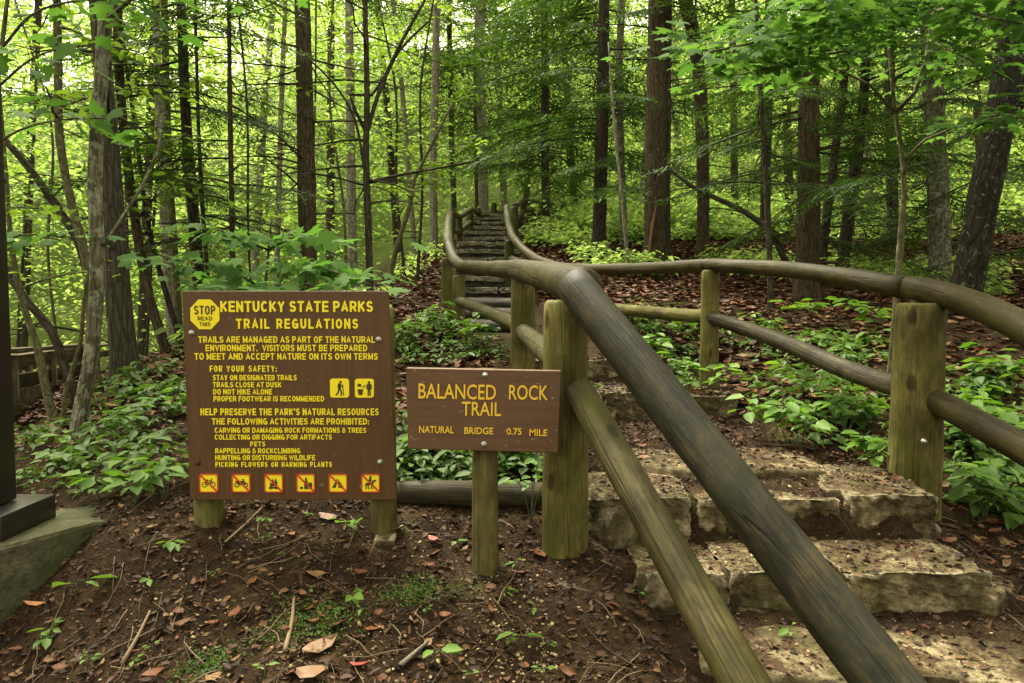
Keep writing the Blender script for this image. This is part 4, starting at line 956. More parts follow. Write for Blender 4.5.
for i, (lb, uv, d, a, b, mt) in enumerate(left_trunks):
    tree('tree', lb, uv, d, a, b, mt, 3, hem=(15, 240, -100, .9, 1.9, None) if i in (1, 4, 5, 6) else None, dead=(6, 260, 0, 1.0), leafy=(10, 250, -100, 1.2, 70, .10, 'ovate') if i in (0, 2, 3) else None)
tree('tree', 'sturdy reddish brown trunk with bare side branches rising behind the middle of the big sign', [(309, 300), (307, 200), (305, 100), (302, 0)], 7.5, 19, 15, 'bark_brown', 3, hem=(6, -10, -200, 1.2, 2.2, None), dead=(16, 250, 0, 1.5))
tree('tree', 'pale slim trunk with flaking bark right of the sturdy reddish one', [(353, 275), (351, 180), (350, 90), (349, 0)], 12.5, 10, 8, 'bark_pale', 3, leafy=(8, 150, -150, 2.0, 70, .13, 'ovate'))
tree('tree', 'thin dark crooked trunk with wide arching branches above the right end of the big sign', [(370, 300), (369, 250), (366, 160), (367, 90), (365, 0)], 7.4, 8, 5, 'bark_dark', 2.5, dead=(12, 220, 0, 1.6),
     forks=[{'uv': [(365, 130), (350, 95), (372, 95), (400, 50), (430, 20)], 'w': (4, 2)}, {'uv': [(366, 135), (380, 90), (400, 45), (425, 0)], 'w': (5, 3)}, {'uv': [(366, 178), (355, 120), (335, 85), (310, 60)], 'w': (3, 2)}, {'uv': [(369, 182), (400, 175), (440, 168), (480, 160)], 'w': (3.5, 1.5)}])
tree('tree', 'pale grey trunk standing among bright leaves left of the stairs', [(434, 245), (433, 170), (435, 90), (437, 0)], 17, 9, 7, 'bark_pale', 3, leafy=(8, 120, -100, 2.2, 80, .15, 'ovate'))
tree('sapling', 'thin leaning sapling with a curve on the leaf slope left of the stairs', [(387, 288), (396, 250), (410, 205), (414, 180), (424, 160)], 11, 6, 3, 'bark_olive', 1.0, leafy=(6, 200, 140, .9, 40, .11, 'ovate'))
tree('tree', 'broad pale trunk at the top of the stone stairs', [(484, 214), (483, 160), (481, 90), (480, 0)], 21, 11, 9, 'bark_pale', 3, leafy=(6, 130, -60, 2.6, 80, .16, 'ovate'))
tree('tree', 'dark narrow trunk touching the pale one at the top of the stairs', [(478, 214), (477, 160), (476, 80), (478, 0)], 22, 6, 5, 'bark_brown', 3, hem=(14, 150, -60, 2.0, 3.4, None))
# -- right side
tree('hemlock_tree', 'dark straight trunk with drooping boughs at the left of the right-hand woods', [(599, 247), (601, 160), (603, 80), (604, 0)], 12, 15, 11, 'bark_dark', 4, hem=(36, 190, -80, 1.6, 3.4, None), dead=(10, 220, 60, 1.6))
tree('tree', 'slim grey trunk just right of the dark straight one', [(624, 246), (621, 160), (619, 80), (622, 0)], 13, 8, 7, 'bark_grey', 3, leafy=(6, 60, -150, 2, 70, .13, 'ovate'))
tree('sapling', 'very thin pale stem leaning in front of the slim grey trunk', [(629, 264), (622, 200), (613, 110), (611, 80)], 9, 4, 2, 'bark_pale', .5)
big = tree('tree', 'stout brown trunk with an orange split scar, the thickest in the middle of the woods', [(656, 262), (657, 160), (658, 80), (659, 0)], 10, 25, 21, 'bark_brown', 4, hem=(7, 10, -120, 1.6, 3.0, None), dead=(5, 160, 0, 1.2), seg=20)
m = MB(); m.tube([at(648, 262, 9.81), at(652, 230, 9.835), at(656, 205, 9.845), at(660, 170, 9.85)], [.02, .022, .018, .006], 8, .15, True, None, .1); m.build('bark_scar', M['scar'], big, True)
tree('tree', 'thin dark stem standing against the right side of the stout brown trunk', [(669, 262), (668, 200), (669, 100), (670, 0)], 9.9, 5, 4, 'bark_dark', 3, dead=(4, 200, 50, .8))
tree('tree', 'medium brown trunk curving left at the top, right of the stout one', [(703, 258), (703, 170), (700, 90), (694, 40), (685, 0)], 10.5, 12, 14, 'bark_brown', 3, hem=(7, 60, -100, 1.5, 2.8, None), dead=(10, 230, 40, 1.5))
tree('sapling', 'thin dark sapling between the curving brown trunk and the reddish one', [(771, 315), (768, 230), (764, 150), (759, 60)], 7, 6, 4, 'bark_dark', 1.5, hem=(11, 190, 20, .7, 1.3, None), dead=(6, 230, 70, .9))
tree('hemlock_tree', 'wide reddish trunk behind the right railing, half hidden by boughs', [(806, 306), (808, 220), (809, 130), (810, 0)], 8, 24, 18, 'bark_brown', 4, hem=(34, 235, -90, 1.0, 2.5, None), dead=(8, 270, 120, 1.0), seg=18)
tree('tree', 'dark leaning trunk close right of the wide reddish one', [(820, 280), (830, 190), (843, 90), (850, 0)], 9.5, 9, 7, 'bark_dark', 3, hem=(16, 210, -120, 1.2, 2.4, None))
tree('tree', 'second dark slanting trunk, broader at the foot, with low boughs', [(841, 274), (852, 190), (863, 110), (868, 0)], 9.8, 13, 8, 'bark_dark', 3, hem=(18, 200, -120, 1.2, 2.6, None))
tree('hemlock_tree', 'greyish hemlock trunk behind the forked sapling on the right', [(940, 290), (938, 200), (934, 100), (929, 0)], 9, 21, 17, 'bark_grey', 4, hem=(34, 235, -90, 1.2, 2.8, None), seg=16)
tree('tree', 'black leaning trunk with pale lichen spots near the right edge', [(962, 318), (972, 260), (985, 190), (1000, 120), (1018, 0)], 6, 29, 26, 'bark_lichen', 3, seg=18, dead=(4, 200, 0, 1.0), hem=(5, 20, -120, 1.0, 2.2, None),
     forks=[{'uv': [(984, 195), (995, 150), (1012, 110), (1030, 60)], 'w': (10, 7)}])
tree('hemlock_tree', 'slim hemlock with low boughs standing beyond the right end of the railing', [(1040, 300), (1042, 200), (1044, 100), (1046, 0)], 8, 14, 10, 'bark_dark', 4, hem=(26, 260, -60, 1.0, 2.2, None))
tree('hemlock_tree', 'shaded hemlock deep behind the reddish trunk', [(765, 240), (766, 160), (768, 80), (770, 0)], 13.5, 11, 9, 'bark_dark', 4, hem=(30, 190, -120, 1.6, 3.0, None))
tree('hemlock_tree', 'shaded hemlock deep between the grey trunk and the slanting dark trunks', [(893, 262), (892, 180), (890, 90), (889, 0)], 13, 11, 9, 'bark_dark', 4, hem=(30, 225, -60, 1.6, 3.2, None))
tree('hemlock_tree', 'distant hemlock whose boughs hang over the far end of the stairs', [(546, 205), (545, 140), (545, 70), (544, 0)], 17, 9, 7, 'bark_dark', 5, hem=(58, 170, -60, 2.0, 4.6, None))
tree('hemlock_tree', 'tall hemlock boughs hanging above the stairs from a dark trunk left of the pair', [(455, 240), (452, 150), (450, 60), (449, 0)], 23, 6, 5, 'bark_brown', 5, hem=(40, 120, -60, 2.4, 4.6, None))
for i in range(10):
    u = rng.uniform(15, 420); d = rng.uniform(6.5, 13); p = at(u, 300, d); v0 = 341.5 - ((gz(p[0], p[1]) - 1.55) / d + .0523) * FPX; l = rng.normal(-6, 20)
    tree('sapling', 'thin dark sapling among the trunks on the left, above and beyond the big sign', [(u, v0), (u + l * .3, v0 * .66), (u + l * .5 + rng.normal(0, 6), v0 * .33), (u + l, 0)], d, rng.uniform(2.5, 4), 2, rng.choice(['bark_dark', 'bark_olive', 'bark_brown']), 2,
         dead=(5, 250, 0, 1.0), leafy=(6, 230, -60, .9, 34, .09, 'ovate'), group='thin saplings among the trunks on the left', seg=6)
# the sapling whose maple boughs cross the upper right of the picture
def maple_boughs(e, boughs, mat='maple', density=34, size=.11, spread=.16):
    LP = []; LD = []; LN = []; LS = []
    for uvd, w in boughs:
        m = MB()
        Q = np.array([at(*q) for q in uvd]); dd = np.mean([q[2] for q in uvd])
        m.tube(Q, np.linspace(w[0], w[1], len(Q)) * dd / FPX / 2, 6, .08, True, None, .06)
        m.build('branch', M['bark_olive'], e, True)
        C = catmull(np.column_stack([Q, np.zeros(len(Q))]), .02)[:, :3]; n = int(density * np.linalg.norm(np.diff(C, axis=0), axis=1).sum()) + 3
        i = (rng.uniform(.25, 1, n) * (len(C) - 1)).astype(int)
        off = rng.normal(0, spread, (n, 3)) * np.array([1, 1, .10]); LP.append(C[i] + off)
        dr = off * np.array([1, 1, .1]) + rng.normal(0, .07, (n, 3)); dr[:, 2] -= .05; LD.append(dr); LN.append(rnrm(n, .28) + np.array([0, -.45, 0])); LS.append(size * rng.uniform(.55, 1.25, n))
    V, F = scatter(LEAFV['maple'], np.vstack(LP), np.vstack(LD), np.vstack(LN), np.concatenate(LS))
    link('crown', fast_mesh('crown', V - parent_loc(e), F), M[mat], e)
e = tree('maple_sapling', 'forked maple sapling behind the right railing, its boughs crossing the upper right', [(893, 300), (900, 250), (904, 190), (902, 155), (895, 110), (890, 60)], 4.6, 7, 3, 'bark_olive', .3,
         forks=[{'uv': [(896, 112), (915, 92), (926, 60), (930, 30), (943, -20)], 'w': (5, 3)}, {'uv': [(904, 160), (925, 140), (960, 125), (1000, 120)], 'w': (3, 2)}, {'uv': [(897, 115), (870, 85), (840, 70), (800, 58)], 'w': (3, 2)}])
maple_boughs(e, [([(930, 20, 4.5), (860, 20, 4.0), (790, 35, 3.6), (710, 52, 3.3)], (4, 2)), ([(940, -10, 4.4), (900, -5, 3.8), (830, 8, 3.4), (800, 10, 3.2)], (4, 2)),
                 ([(935, 10, 4.5), (960, 10, 4.0), (1000, 20, 3.7), (1050, 30, 3.5)], (4, 2)), ([(850, 50, 4.2), (800, 60, 3.9), (760, 70, 3.7)], (3, 1.5)),
                 ([(930, 40, 4.5), (960, 55, 4.2), (1010, 80, 4.0)], (3, 1.5)), ([(940, -40, 4.4), (1000, -30, 3.6), (1060, -10, 3.2)], (3, 2)), ([(960, 125, 4.5), (1000, 118, 4.2), (1030, 118, 4.0)], (3, 1.5))], density=230, size=.078, spread=.20)
e = tree('maple_sapling', 'young maple spreading flat bright leaves just above the big regulations sign', [(258, 400), (262, 330), (266, 280), (270, 235)], 3.9, 4, 2, 'bark_olive', .1)
maple_boughs(e, [([(264, 290, 3.9), (230, 270, 3.8), (190, 262, 3.7), (160, 255, 3.6)], (3, 1.5)), ([(266, 270, 3.9), (300, 265, 3.8), (335, 272, 3.7), (372, 285, 3.7)], (3, 1.5)), ([(268, 250, 3.9), (240, 238, 3.8), (215, 228, 3.8)], (3, 1.5)),
                 ([(268, 250, 3.9), (300, 235, 3.9), (330, 245, 3.9)], (3, 1.5)), ([(265, 290, 3.9), (280, 285, 3.6), (320, 290, 3.5)], (3, 1.5)), ([(262, 300, 3.9), (240, 290, 4.1), (205, 280, 4.2)], (3, 1.5))], density=95, size=.098, spread=.13)
e = tree('maple_sapling', 'maple sapling reaching in with broad leaves at the upper left edge', [(-30, 430), (-24, 300), (-15, 180), (0, 60)], 3.6, 6, 4, 'bark_olive', 1.5)
maple_boughs(e, [([(-12, 150, 3.6), (20, 130, 3.6), (60, 120, 3.7), (110, 118, 3.9)], (3, 1.5)), ([(-5, 90, 3.6), (30, 60, 3.5), (70, 45, 3.5)], (3, 1.5)), ([(-20, 260, 3.6), (20, 235, 3.6), (60, 240, 3.8)], (3, 1.5)), ([(0, 50, 3.6), (40, 10, 3.5), (110, 0, 3.6), (160, 15, 3.8)], (3, 1.5))], density=34, size=.11, spread=.17)
# fallen branch curving across the litter on the right
fb = MB(); Q = np.array([at(668, 168, 9.6), at(690, 185, 9.5), at(720, 200, 9.4), at(745, 212, 9.2), at(770, 232, 9.0), at(786, 262, 8.8)]); fb.tube(Q, [.02, .028, .034, .038, .04, .045], 8, .12, True, None, .1)
tag(fb.build('fallen_branch', M['bark_dark'], None, True), 'bare curved broken branch hanging down between the stout trunk and the reddish one', 'branch')

# ------------------------------------------------------------------ the woods beyond: each further tree by itself, then one mass of leaves
k = 0
far_spec = [(-60, 13, 10), (20, 18, 9), (140, 15, 10), (250, 19, 8), (275, 14, 6), (330, 21, 9), (398, 24, 8), (415, 20, 6), (505, 27, 8), (525, 30, 7), (575, 22, 8), (640, 19, 7), (680, 22, 8), (735, 17, 8), (790, 20, 9), (870, 18, 8), (915, 22, 9), (985, 16, 9), (1060, 15, 12)]
far_lab = 'slim trunk standing deep among the bright leaves of the further woods'
for (u, d, w) in far_spec:
    p = at(u, 300, d); zb = gz(p[0], p[1]); v0 = 341.5 - ((zb - 1.55) / d + .0523) * FPX
    lean = rng.uniform(-25, 25)
    tree('tree', far_lab, [(u, v0), (u + lean * .3, v0 * .66), (u + lean * .6, v0 * .33), (u + lean, 0)], d, w, w * .75, ['bark_grey', 'bark_brown', 'bark_dark', 'bark_pale'][k % 4], 4,
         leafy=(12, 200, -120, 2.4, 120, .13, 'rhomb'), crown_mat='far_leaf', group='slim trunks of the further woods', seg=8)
    k += 1
def leaf_mass(nc, per, ylo, yhi, size, zlo, zhi, half=.95, seed=1, xcut=None, sig=(.8, .8, .3)):
    r = np.random.default_rng(seed); Y = np.sqrt(r.uniform(ylo ** 2, yhi ** 2, nc)); X = r.uniform(-1, 1, nc) * Y * half
    keep = np.ones(nc, bool)
    if xcut is not None: keep = xcut(X, Y)
    X, Y = X[keep], Y[keep]; nc = len(X)
    H = r.uniform(0, 1, nc) ** .9 * (zhi - zlo) + zlo
    Z = ground_z(X, Y) + H
    vis = (Z - EYE[2]) / Y < .62; X, Y, Z = X[vis], Y[vis], Z[vis]; nc = len(X)
    C = np.repeat(np.column_stack([X, Y, Z]), per, 0); s = np.repeat(r.uniform(.5, 1.3, nc), per)
    n_ = len(C); P = C + r.normal(0, 1, (n_, 3)) * np.array(sig) * s[:, None]
    P[:, 2] -= .12 * ((P[:, 0] - C[:, 0]) ** 2 + (P[:, 1] - C[:, 1]) ** 2) / s
    gzv = ground_z(P[:, 0], P[:, 1]); P = P[P[:, 2] > gzv + .05]; n_ = len(P)
    a = r.uniform(0, 2 * math.pi, n_); D = np.column_stack([np.cos(a), np.sin(a), r.uniform(-.6, .1, n_)])
    N = np.column_stack([r.normal(0, .7, n_), r.normal(0, .7, n_), np.ones(n_)])
    return scatter(LEAFV['rhomb'], P, D, N, size * r.uniform(.6, 1.3, n_) * (.6 + .02 * P[:, 1]))
def nostair(X, Y): return (np.abs(X + .6) > 1.6) | (Y > 24)
parts = [leaf_mass(700, 90, 19, 34, .19, .3, 11, .95, 1, nostair), leaf_mass(1600, 90, 30, 52, .205, .2, 17, .95, 2), leaf_mass(240, 100, 10, 20, .14, .1, 8, .95, 3, lambda X, Y: (X < -3.2 - .1 * Y)), leaf_mass(380, 120, 14, 24, .18, .1, .6, .8, 4, lambda X, Y: (X > 1.2 + .12 * (Y - 14))),]
off = 0; VV = []; FF = []
for V, F in parts: VV.append(V); FF.append(F + off); off += len(V)
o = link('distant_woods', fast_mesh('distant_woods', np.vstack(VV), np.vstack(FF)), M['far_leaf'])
tag(o, 'bright yellow green mass of leaves of the further woods beyond the trail', 'woods', None, 'stuff')
print('woods tris', sum(len(f) for f in FF))

# ------------------------------------------------------------------ forest floor
def on_ground(P, lift): P = P.copy(); P[:, 2] = ground_z(P[:, 0], P[:, 1]) + lift; return P
# fallen leaves: thick on the slopes, thin on the trodden soil in front
DG = bpy.context.evaluated_depsgraph_get(); DG.update()
def on_top(P, lift):
    """rest points of the path on whatever lies there: step stones, flagstones or soil"""
    P = on_ground(P, lift)
    l = np.interp(P[:, 1], PY, PXL) - .25; r = np.interp(P[:, 1], PY, PXR) + .35
    for i in np.nonzero((P[:, 0] > l) & (P[:, 0] < r) & (P[:, 1] < 6))[0]:
        hit, q, nn, _, ob, _ = scene.ray_cast(DG, (P[i, 0], P[i, 1], P[i, 2] + .28), (0, 0, -1), distance=.35)
        if hit and ob.name.split('.')[0] in ('stone', 'rock', 'paving_stone') and nn.z > .4: P[i, 2] = q.z + .003
    return P
def world_pts(n, ylo, yhi, half, cond=None):
    Y = np.sqrt(rng.uniform(ylo ** 2, yhi ** 2, n)); X = rng.uniform(-1, 1, n) * Y * half
    if cond is not None: k = cond(X, Y); X, Y = X[k], Y[k]
    return np.column_stack([X, Y, np.zeros(len(X))])
def offpath(X, Y):
    l = np.interp(Y, PY, PXL); r = np.interp(Y, PY, PXR); inside = (X > l - .05) & (X < r + .05) & (Y < 20)
    return ~inside | (rng.random(len(X)) < .10)
P1 = world_pts(60000, 4.0, 17, 1.05, offpath); P2 = world_pts(10500, 1.5, 4.6, 1.3, lambda X, Y: offpath(X, Y) & ((X > np.interp(Y, PY, PXR)) | (Y > 2.9) | (rng.random(len(X)) < .22)))
P = np.vstack([P1, P2]); n_ = len(P)
D = rdir(n_, -.25, .25); N = rnrm(n_, .28); S = np.where(np.arange(n_) < len(P1), rng.uniform(.06, .12, n_), .016 + .052 * rng.random(n_) ** 2.2)
V, F = scatter(tpl_litter(.16), on_top(P, rng.uniform(.003, .018, n_)), D, N, S, rng.uniform(.55, 1.2, n_))
V += rng.normal(0, .042, V.shape) * np.repeat(S, 12)[:, None] * np.array([1, 1, .6])
tag(link('leaf_litter', fast_mesh('leaf_litter', V, F, True), M['litter']), 'red brown fallen leaves covering the slopes and scattered on the soil', 'leaf litter', None, 'stuff')
# crumbs of bark, pale chips, small twigs on the bare soil
P = world_pts(120000, 1.45, 5.2, .8, lambda X, Y: (Y < 2.95) | ((X > np.interp(Y, PY, PXL) - .2) & (X < np.interp(Y, PY, PXR) + .25))); cor = (P[:, 0] > np.interp(P[:, 1], PY, PXL)) & (P[:, 1] < 3.3) & (P[:, 0] < np.interp(P[:, 1], PY, PXR)); P = P[~cor | (rng.random(len(P)) < .45)]; n_ = len(P)
V, F = scatter(tpl_ovate(), on_top(P, rng.uniform(.0, .006, n_)), rdir(n_, -.4, .4), rnrm(n_, .8), .005 + .035 * rng.random(n_) ** 3, rng.uniform(.3, 1.3, n_))
tag(link('bark_crumbs', fast_mesh('bark_crumbs', V, F), M['bits']), 'dark crumbs of bark and rotted leaf on the bare soil', 'debris', None, 'stuff')
cube = np.array([[x, y, z] for x in (-.5, .5) for y in (-.5, .5) for z in (-.22, .22)]); cf = np.array([[0, 1, 3, 2], [4, 6, 7, 5], [0, 4, 5, 1], [2, 3, 7, 6], [0, 2, 6, 4], [1, 5, 7, 3]])
uv = np.vstack([inpoly(400, [(120, 600), (200, 530), (540, 545), (600, 600), (650, 683), (60, 683)]), inpoly(260, [(460, 575), (545, 575), (560, 683), (490, 683)]), inpoly(260, [(600, 430), (860, 480), (1000, 640), (860, 683), (740, 683), (600, 470)])])
P, d_ = cast(uv); n_ = len(P)
V, F = scatter((cube, cf), on_top(P, .002), rdir(n_, -.4, .4), rnrm(n_, .5), .003 + .009 * rng.random(n_) ** 2, rng.uniform(.4, 1.1, n_))
V += rng.normal(0, .0008, V.shape)
tag(link('stone_chips', fast_mesh('stone_chips', V, F), M['chips']), 'pale little stone and wood chips strewn over the trodden soil', 'chips', None, 'stuff')
uv = np.vstack([inpoly(120, [(0, 690), (0, 640), (120, 545), (190, 505), (560, 520), (620, 560), (690, 690)]), inpoly(200, [(600, 330), (1024, 330), (1024, 640), (960, 560), (640, 420)]), inpoly(70, [(60, 400), (190, 380), (190, 500), (60, 520)])]); P, d_ = cast(uv)
m = MB()
for p in P:
    L = rng.uniform(.04, .22); a = rng.uniform(0, 6.28); q = []
    for t in np.linspace(-.5, .5, 4):
        x, y = p[0] + math.cos(a) * L * t + rng.normal(0, .006), p[1] + math.sin(a) * L * t + rng.normal(0, .006); q.append([x, y, gz(x, y) + .006 + rng.uniform(0, .012)])
    r0 = rng.uniform(.0007, .0022); m.tube(q, np.linspace(r0, r0 * .6, 4), 5, .1)
tag(m.build('twig_litter', M['twig'], None, True), 'thin dead twigs scattered across soil and fallen leaves', 'twigs', None, 'stuff')
def twig(uvs, r, label, mat='twig'):
    P, d_ = cast(uvs); P = on_ground(P, r + .006); m = MB(); m.tube(P, np.linspace(r, r * .6, len(P)), 7, .12, True, None, .03); tag(m.build('fallen_twig', M[mat], None, True), label, 'twig')
twig([(122, 668), (138, 640), (150, 615)], .007, 'bent dead twig on the soil at the lower left'); twig([(400, 670), (418, 655), (433, 643)], .008, 'pale barked twig below the small trail sign', 'bark_pale')
twig([(225, 545), (245, 527), (262, 510)], .004, 'thin straight twig under the left post of the big sign'); twig([(285, 655), (292, 625), (294, 602)], .007, 'brown twig standing out on the soil below the big sign')
twig([(655, 555), (648, 520), (630, 500)], .004, 'wiry twig beside the mossy rock at the left end of the steps')
# single big fallen leaves on the soil in front
big = [(303, 658, .11, 'large tan curled leaf on the soil, bottom left of the middle', (0.30, 0.17, 0.08)), (297, 676, .10, 'pale brown pointed leaf at the bottom edge below the sign', (0.26, 0.14, 0.065)), (345, 640, .06, 'small rusty leaf', (0.2, .08, .03)),
       (413, 627, .07, 'tan oval leaf lying flat on the soil under the trail sign', (0.32, 0.18, 0.09)), (428, 540, .05, 'bright red leaf on the soil between the two signs', (0.42, 0.05, 0.015)), (440, 616, .05, 'orange brown leaf standing up on the soil', (0.30, 0.10, 0.03)),
       (404, 530, .06, 'yellowish dead leaf by the right post of the big sign', (0.36, 0.22, 0.09)), (352, 645, .07, 'dark maroon leaf', (0.10, .04, .03)), (350, 668, .06, 'scarlet scrap of leaf low on the soil', (0.36, 0.06, 0.02)), (182, 565, .07, 'pale tan leaf at the edge of the concrete footing', (0.34, 0.2, 0.1)),
       (45, 607, .07, 'orange leaf against the concrete footing', (0.40, 0.14, 0.02)), (336, 521, .08, 'pinkish tan leaf under the big sign', (0.28, .15, .09)), (645, 605, .06, 'rust red leaf in the dirt beside the lowest step', (0.26, .07, .025)), (990, 575, .06, 'vivid orange leaf right of the lowest step', (0.42, .12, .02)), (512, 575, .06, 'reddish curled leaf right of the short sign post', (.22, .07, .04)), (50, 660, .09, 'brown leaf at the bottom left corner', (.2, .09, .04))]
for i, (u, v, s, lb, c_) in enumerate(big):
    if lb in ('small rusty leaf', 'dark maroon leaf'): continue
    P, _ = cast([(u, v)]); p = P[0]; V, F = scatter(tpl_litter(.22), [[0, 0, 0]], rdir(1, -.1, .2), rnrm(1, .25), s, np.array([rng.uniform(.8, 1.15)]))
    V = V + np.array([0, 0, .014 - V[:, 2].min()]) 
    mt = plain('single_fallen_leaf', tuple(x * .6 for x in c_), .55, .3, 60, .4); o = link('fallen_leaf', fast_mesh('fallen_leaf', V, F, True), mt); o.location = (p[0], p[1], gz(p[0], p[1]) - .008); tag(o, lb, 'leaf')
    md = o.modifiers.new('thick', 'SOLIDIFY'); md.thickness = .0008

# ------------------------------------------------------------------ low plants
def cover(polys, size, hgt, label, name, mat, lpp=7, spread=.07):
    PP = [];
    for poly, n_ in polys:
        P, d_ = cast(inpoly(n_, poly)); PP.append(P)
    P = np.vstack(PP); n0 = len(P); C = np.repeat(P, lpp, 0); n_ = len(C)
    a = rng.uniform(0, 2 * math.pi, n_); rr = rng.uniform(.2, 1, n_) * spread * np.repeat(rng.uniform(.6, 1.4, n0), lpp)
    h = np.repeat(rng.uniform(.3, 1.2, n0), lpp) * hgt
    Q = C + np.column_stack([np.cos(a) * rr, np.sin(a) * rr, h * rng.uniform(.5, 1.1, n_)])
    V, F = scatter(LEAFV['ovate'], Q, np.column_stack([np.cos(a), np.sin(a), rng.uniform(-.5, .1, n_)]), rnrm(n_, .35), size * np.repeat(rng.uniform(.5, 1.35, n0), lpp) * rng.uniform(.6, 1.2, n_), np.repeat(rng.uniform(.5, 1.35, n0), lpp))
    tag(link(name, fast_mesh(name, V, F), M[mat]), label, 'ground cover', None, 'stuff')
cover([([(15, 450), (80, 400), (190, 385), (190, 480), (110, 500), (20, 500)], 130), ([(100, 370), (190, 345), (190, 400), (100, 410)], 80), ([(395, 330), (450, 310), (510, 350), (505, 366), (400, 370)], 130), ([(395, 372), (410, 450), (545, 455), (545, 490), (395, 490)], 120)],
      .064, .12, 'low leafy ground plants on the bank around the two signs', 'ground_cover', 'cover')
cover([([(620, 305), (700, 320), (705, 400), (650, 380)], 95), ([(735, 375), (800, 360), (890, 400), (890, 470), (790, 440)], 85), ([(945, 380), (1024, 370), (1024, 520), (985, 540), (940, 440)], 150), ([(720, 330), (890, 340), (890, 385), (730, 360)], 80)],
      .075, .13, 'low leafy ground plants on the slope beside the right railing', 'ground_cover', 'cover')
cover([([(530, 226), (720, 222), (760, 240), (660, 246), (530, 250)], 600), ([(560, 250), (600, 262), (680, 280), (600, 275)], 90), ([(700, 260), (1000, 275), (1000, 300), (740, 280)], 300), ([(395, 262), (440, 240), (445, 255), (400, 290)], 60), ([(150, 335), (380, 300), (380, 330), (160, 350)], 200)],
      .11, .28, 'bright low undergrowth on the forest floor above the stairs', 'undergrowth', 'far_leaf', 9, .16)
cover([([(575, 216), (760, 212), (760, 238), (600, 245), (570, 232)], 330)], .13, .5, 'sunlit fern green bushes along the top of the leaf slope', 'undergrowth', 'far_leaf', 12, .24)

def seedling(uv, h, nst, nl, size, label, group=None, tpl='ovate', lean=.25, mat='plant'):
    P, _ = cast([uv]); p = P[0]; e = empty('seedling', (p[0], p[1], gz(p[0], p[1])), label, 'plant', group)
    m = MB(); LP = []; LD = []; LN = []; LS = []
    for s in range(nst):
        az = rng.uniform(0, 6.28); ln = rng.uniform(.3, 1) * lean * h * (1 if nst == 1 else 2.2); hh = h * rng.uniform(.6, 1.1)
        Q = p + np.array([[0, 0, -.02], [math.cos(az) * ln * .4, math.sin(az) * ln * .4, hh * .55], [math.cos(az) * ln, math.sin(az) * ln, hh]]); m.tube(Q, [.0022, .0018, .0009], 5, .0, True, None, .03)
        for k in range(nl):
            t = 1 if k == 0 else rng.uniform(.45, 1); c = Q[1] * (1 - t) + Q[2] * t if t > .0 else Q[0]; a = rng.uniform(0, 6.28) if k else az
            d0 = np.array([math.cos(a), math.sin(a), rng.uniform(-.3, .15)]); st = size * rng.uniform(.1, .5)
            b = c + d0 * st; m.tube([c, b], [.0009, .0007], 4); LP.append(b); LD.append(d0); LN.append(rnrm(1, .3)[0]); LS.append(size * rng.uniform(.6, 1.2))
    m.build('stem', M['stem'], e); V, F = scatter(LEAFV[tpl], np.array(LP), np.array(LD), np.array(LN), np.array(LS)); link('foliage', fast_mesh('foliage', V - parent_loc(e), F), M[mat], e)
    return e
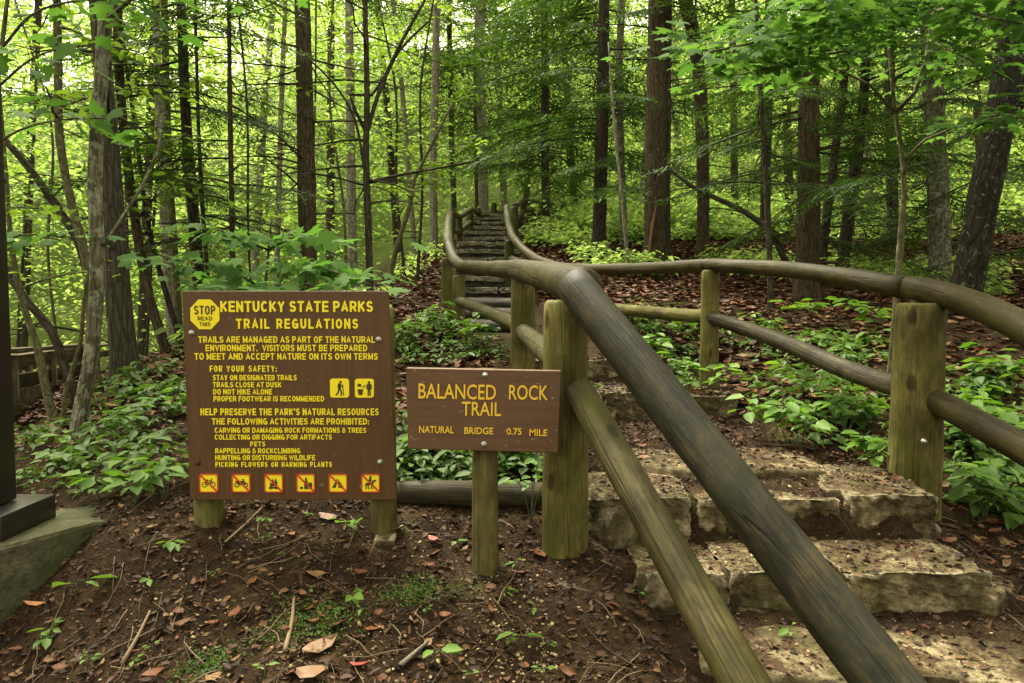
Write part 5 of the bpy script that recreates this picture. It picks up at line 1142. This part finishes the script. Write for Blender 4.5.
SEED = [((265, 528), .05, 1, 4, .035, 'small seedling under the big sign, nearest its left post'), ((352, 540), .07, 2, 4, .045, 'leafy seedling below the tent pictogram of the big sign'), ((304, 522), .04, 1, 3, .03, 'two leafed sprout below the middle of the big sign'),
  ((352, 606), .045, 1, 5, .035, 'single green sprout alone on the bare soil'), ((436, 668), .06, 1, 4, .04, 'four leaved seedling at the bottom below the trail sign'), ((524, 650), .06, 1, 2, .045, 'bright narrow leaved sprout low on the soil right of the sign post'),
  ((531, 520), .22, 4, 6, .045, 'leafy stems climbing between the short sign post and the corner post'), ((516, 575), .05, 1, 3, .03, 'tiny sprout just right of the short sign post'), ((75, 600), .10, 1, 3, .065, 'broad leaved seedling sticking out of the concrete footing edge'),
  ((45, 652), .06, 3, 5, .04, 'rounded seedling clump at the lower left corner'), ((172, 550), .05, 2, 4, .04, 'little seedling on the soil right of the concrete footing'), ((150, 585), .03, 1, 3, .028, 'tiny sprout in the soil left of the big sign'),
  ((135, 505), .16, 4, 5, .075, 'broad bright leaves arching over the corner of the footing'), ((165, 500), .17, 4, 5, .07, 'leafy plant crowding the lower left corner of the big sign'), ((100, 500), .13, 3, 5, .085, 'leafy plant beside the steel post plate'),
  ((60, 470), .16, 3, 6, .075, 'plant with flat leaves between the steel post and the mottled tree'), ((120, 440), .2, 4, 6, .075, 'bushy seedling at the foot of the mottled tree'), ((165, 420), .2, 4, 6, .075, 'bushy seedling left of the lettering on the big sign'),
  ((430, 340), .3, 5, 8, .09, 'tall leafy plant standing above the small trail sign'), ((470, 350), .28, 5, 8, .085, 'leafy plant above the word rock on the trail sign'), ((405, 350), .28, 4, 8, .085, 'leafy plant rising between the two signs'), ((425, 470), .15, 4, 6, .06, 'plant behind the dark log left of the short sign post'), ((520, 470), .17, 4, 7, .06, 'plant behind the dark log right of the short sign post'),
  ((650, 370), .24, 5, 8, .075, 'bushy plant under the thick handrail beside the path'), ((672, 350), .28, 5, 8, .08, 'tall bushy plant left of the slim right railing post'), ((690, 392), .22, 4, 7, .075, 'plant at the foot of the slim right railing post'), ((720, 398), .2, 3, 7, .07, 'plant just right of the slim railing post foot'),
  ((770, 445), .24, 5, 7, .085, 'bright bushy seedling on the right bank nearest the path'), ((815, 410), .28, 5, 9, .075, 'pale green upright seedling behind the right path edge'), ((845, 440), .24, 5, 7, .08, 'seedling left of the thick right post, halfway up the bank'), ((870, 480), .2, 5, 7, .075, 'seedling crowding the foot of the thick right post'), ((800, 450), .2, 4, 7, .08, 'low broad seedling on the bank above the flagstones'),
  ((913, 508), .09, 1, 3, .06, 'single bright leaf pair at the foot of the thick right post'), ((960, 440), .3, 5, 7, .10, 'broad leaved plant right of the thick post, under the lower rail'), ((1000, 470), .3, 5, 7, .10, 'broad leaved plant at the right edge below the rail'), ((1010, 400), .3, 5, 7, .10, 'broad leaved plant seen between the two right rails'), ((985, 520), .22, 4, 6, .09, 'leafy plant beside the small pale rock at the right'),
  ((760, 345), .25, 4, 7, .08, 'plant on the litter behind the curving lower rail'), ((800, 330), .3, 4, 8, .09, 'leafy plant below the wide reddish trunk'), ((870, 340), .3, 4, 8, .09, 'plant between the right rails left of the thick post'), ((590, 395), .09, 2, 4, .04, 'small sprout on the step beside the corner post'), ((640, 600), .05, 1, 4, .03, 'tiny sprout in the dirt beside the lower rail'), ((790, 638), .04, 1, 3, .03, 'tiny sprout at the foot of the steps'),
  ((285, 560), .035, 1, 3, .025, 'tiny sprout in the soil under the big sign'), ((460, 548), .04, 1, 4, .026, 'tiny clover like sprout left of the short sign post'), ((502, 600), .04, 1, 3, .028, 'tiny sprout in front of the short sign post')]
for q in SEED: seedling(q[0], q[1] * 1.1, q[2], q[3], q[4] * 1.25, q[5])
# cushions of moss on the soil
for (u, v, r_, n_, lb) in [(413, 592, .05, 900, 'green moss cushion on the soil below the trail sign'), (205, 664, .045, 600, 'green moss cushion near the lower left of the soil'), (312, 622, .075, 1300, 'wide thin patch of moss on the soil below the big sign')]:
    P, _ = cast([(u, v)]); Q = P[0] + np.column_stack([rng.normal(0, r_, n_) * 1.1, rng.normal(0, r_, n_), np.zeros(n_)]); Q = on_ground(Q, rng.uniform(0, .006, n_))
    V, F = scatter(LEAFV['rhomb'], Q, rdir(n_, .1, 1.2), rnrm(n_, .6), rng.uniform(.006, .013, n_)); tag(link('moss', fast_mesh('moss', V, F), M['cover']), lb, 'moss', None, 'stuff')

q0 = None
for i, (u, v) in enumerate(inpoly(15, [(130, 600), (200, 535), (540, 580), (590, 683), (60, 683)])):
    P, _ = cast([(u, v)]); p = P[0]
    if q0 is None: q0 = seedling((u, v), .028, 1, 3, .024, 'tiny green sprout on the bare trodden soil in front of the signs', 'tiny sprouts on the trodden soil'); continue
    o = q0.copy(); COL.objects.link(o); o.location = (p[0], p[1], gz(p[0], p[1])); o.rotation_euler = (0, 0, rng.uniform(0, 6.28)); o.scale = (1,) * 3 if i % 2 else (1.4, 1.4, 1.2)
    for ch in list(q0.children): c2 = ch.copy(); COL.objects.link(c2); c2.parent = o
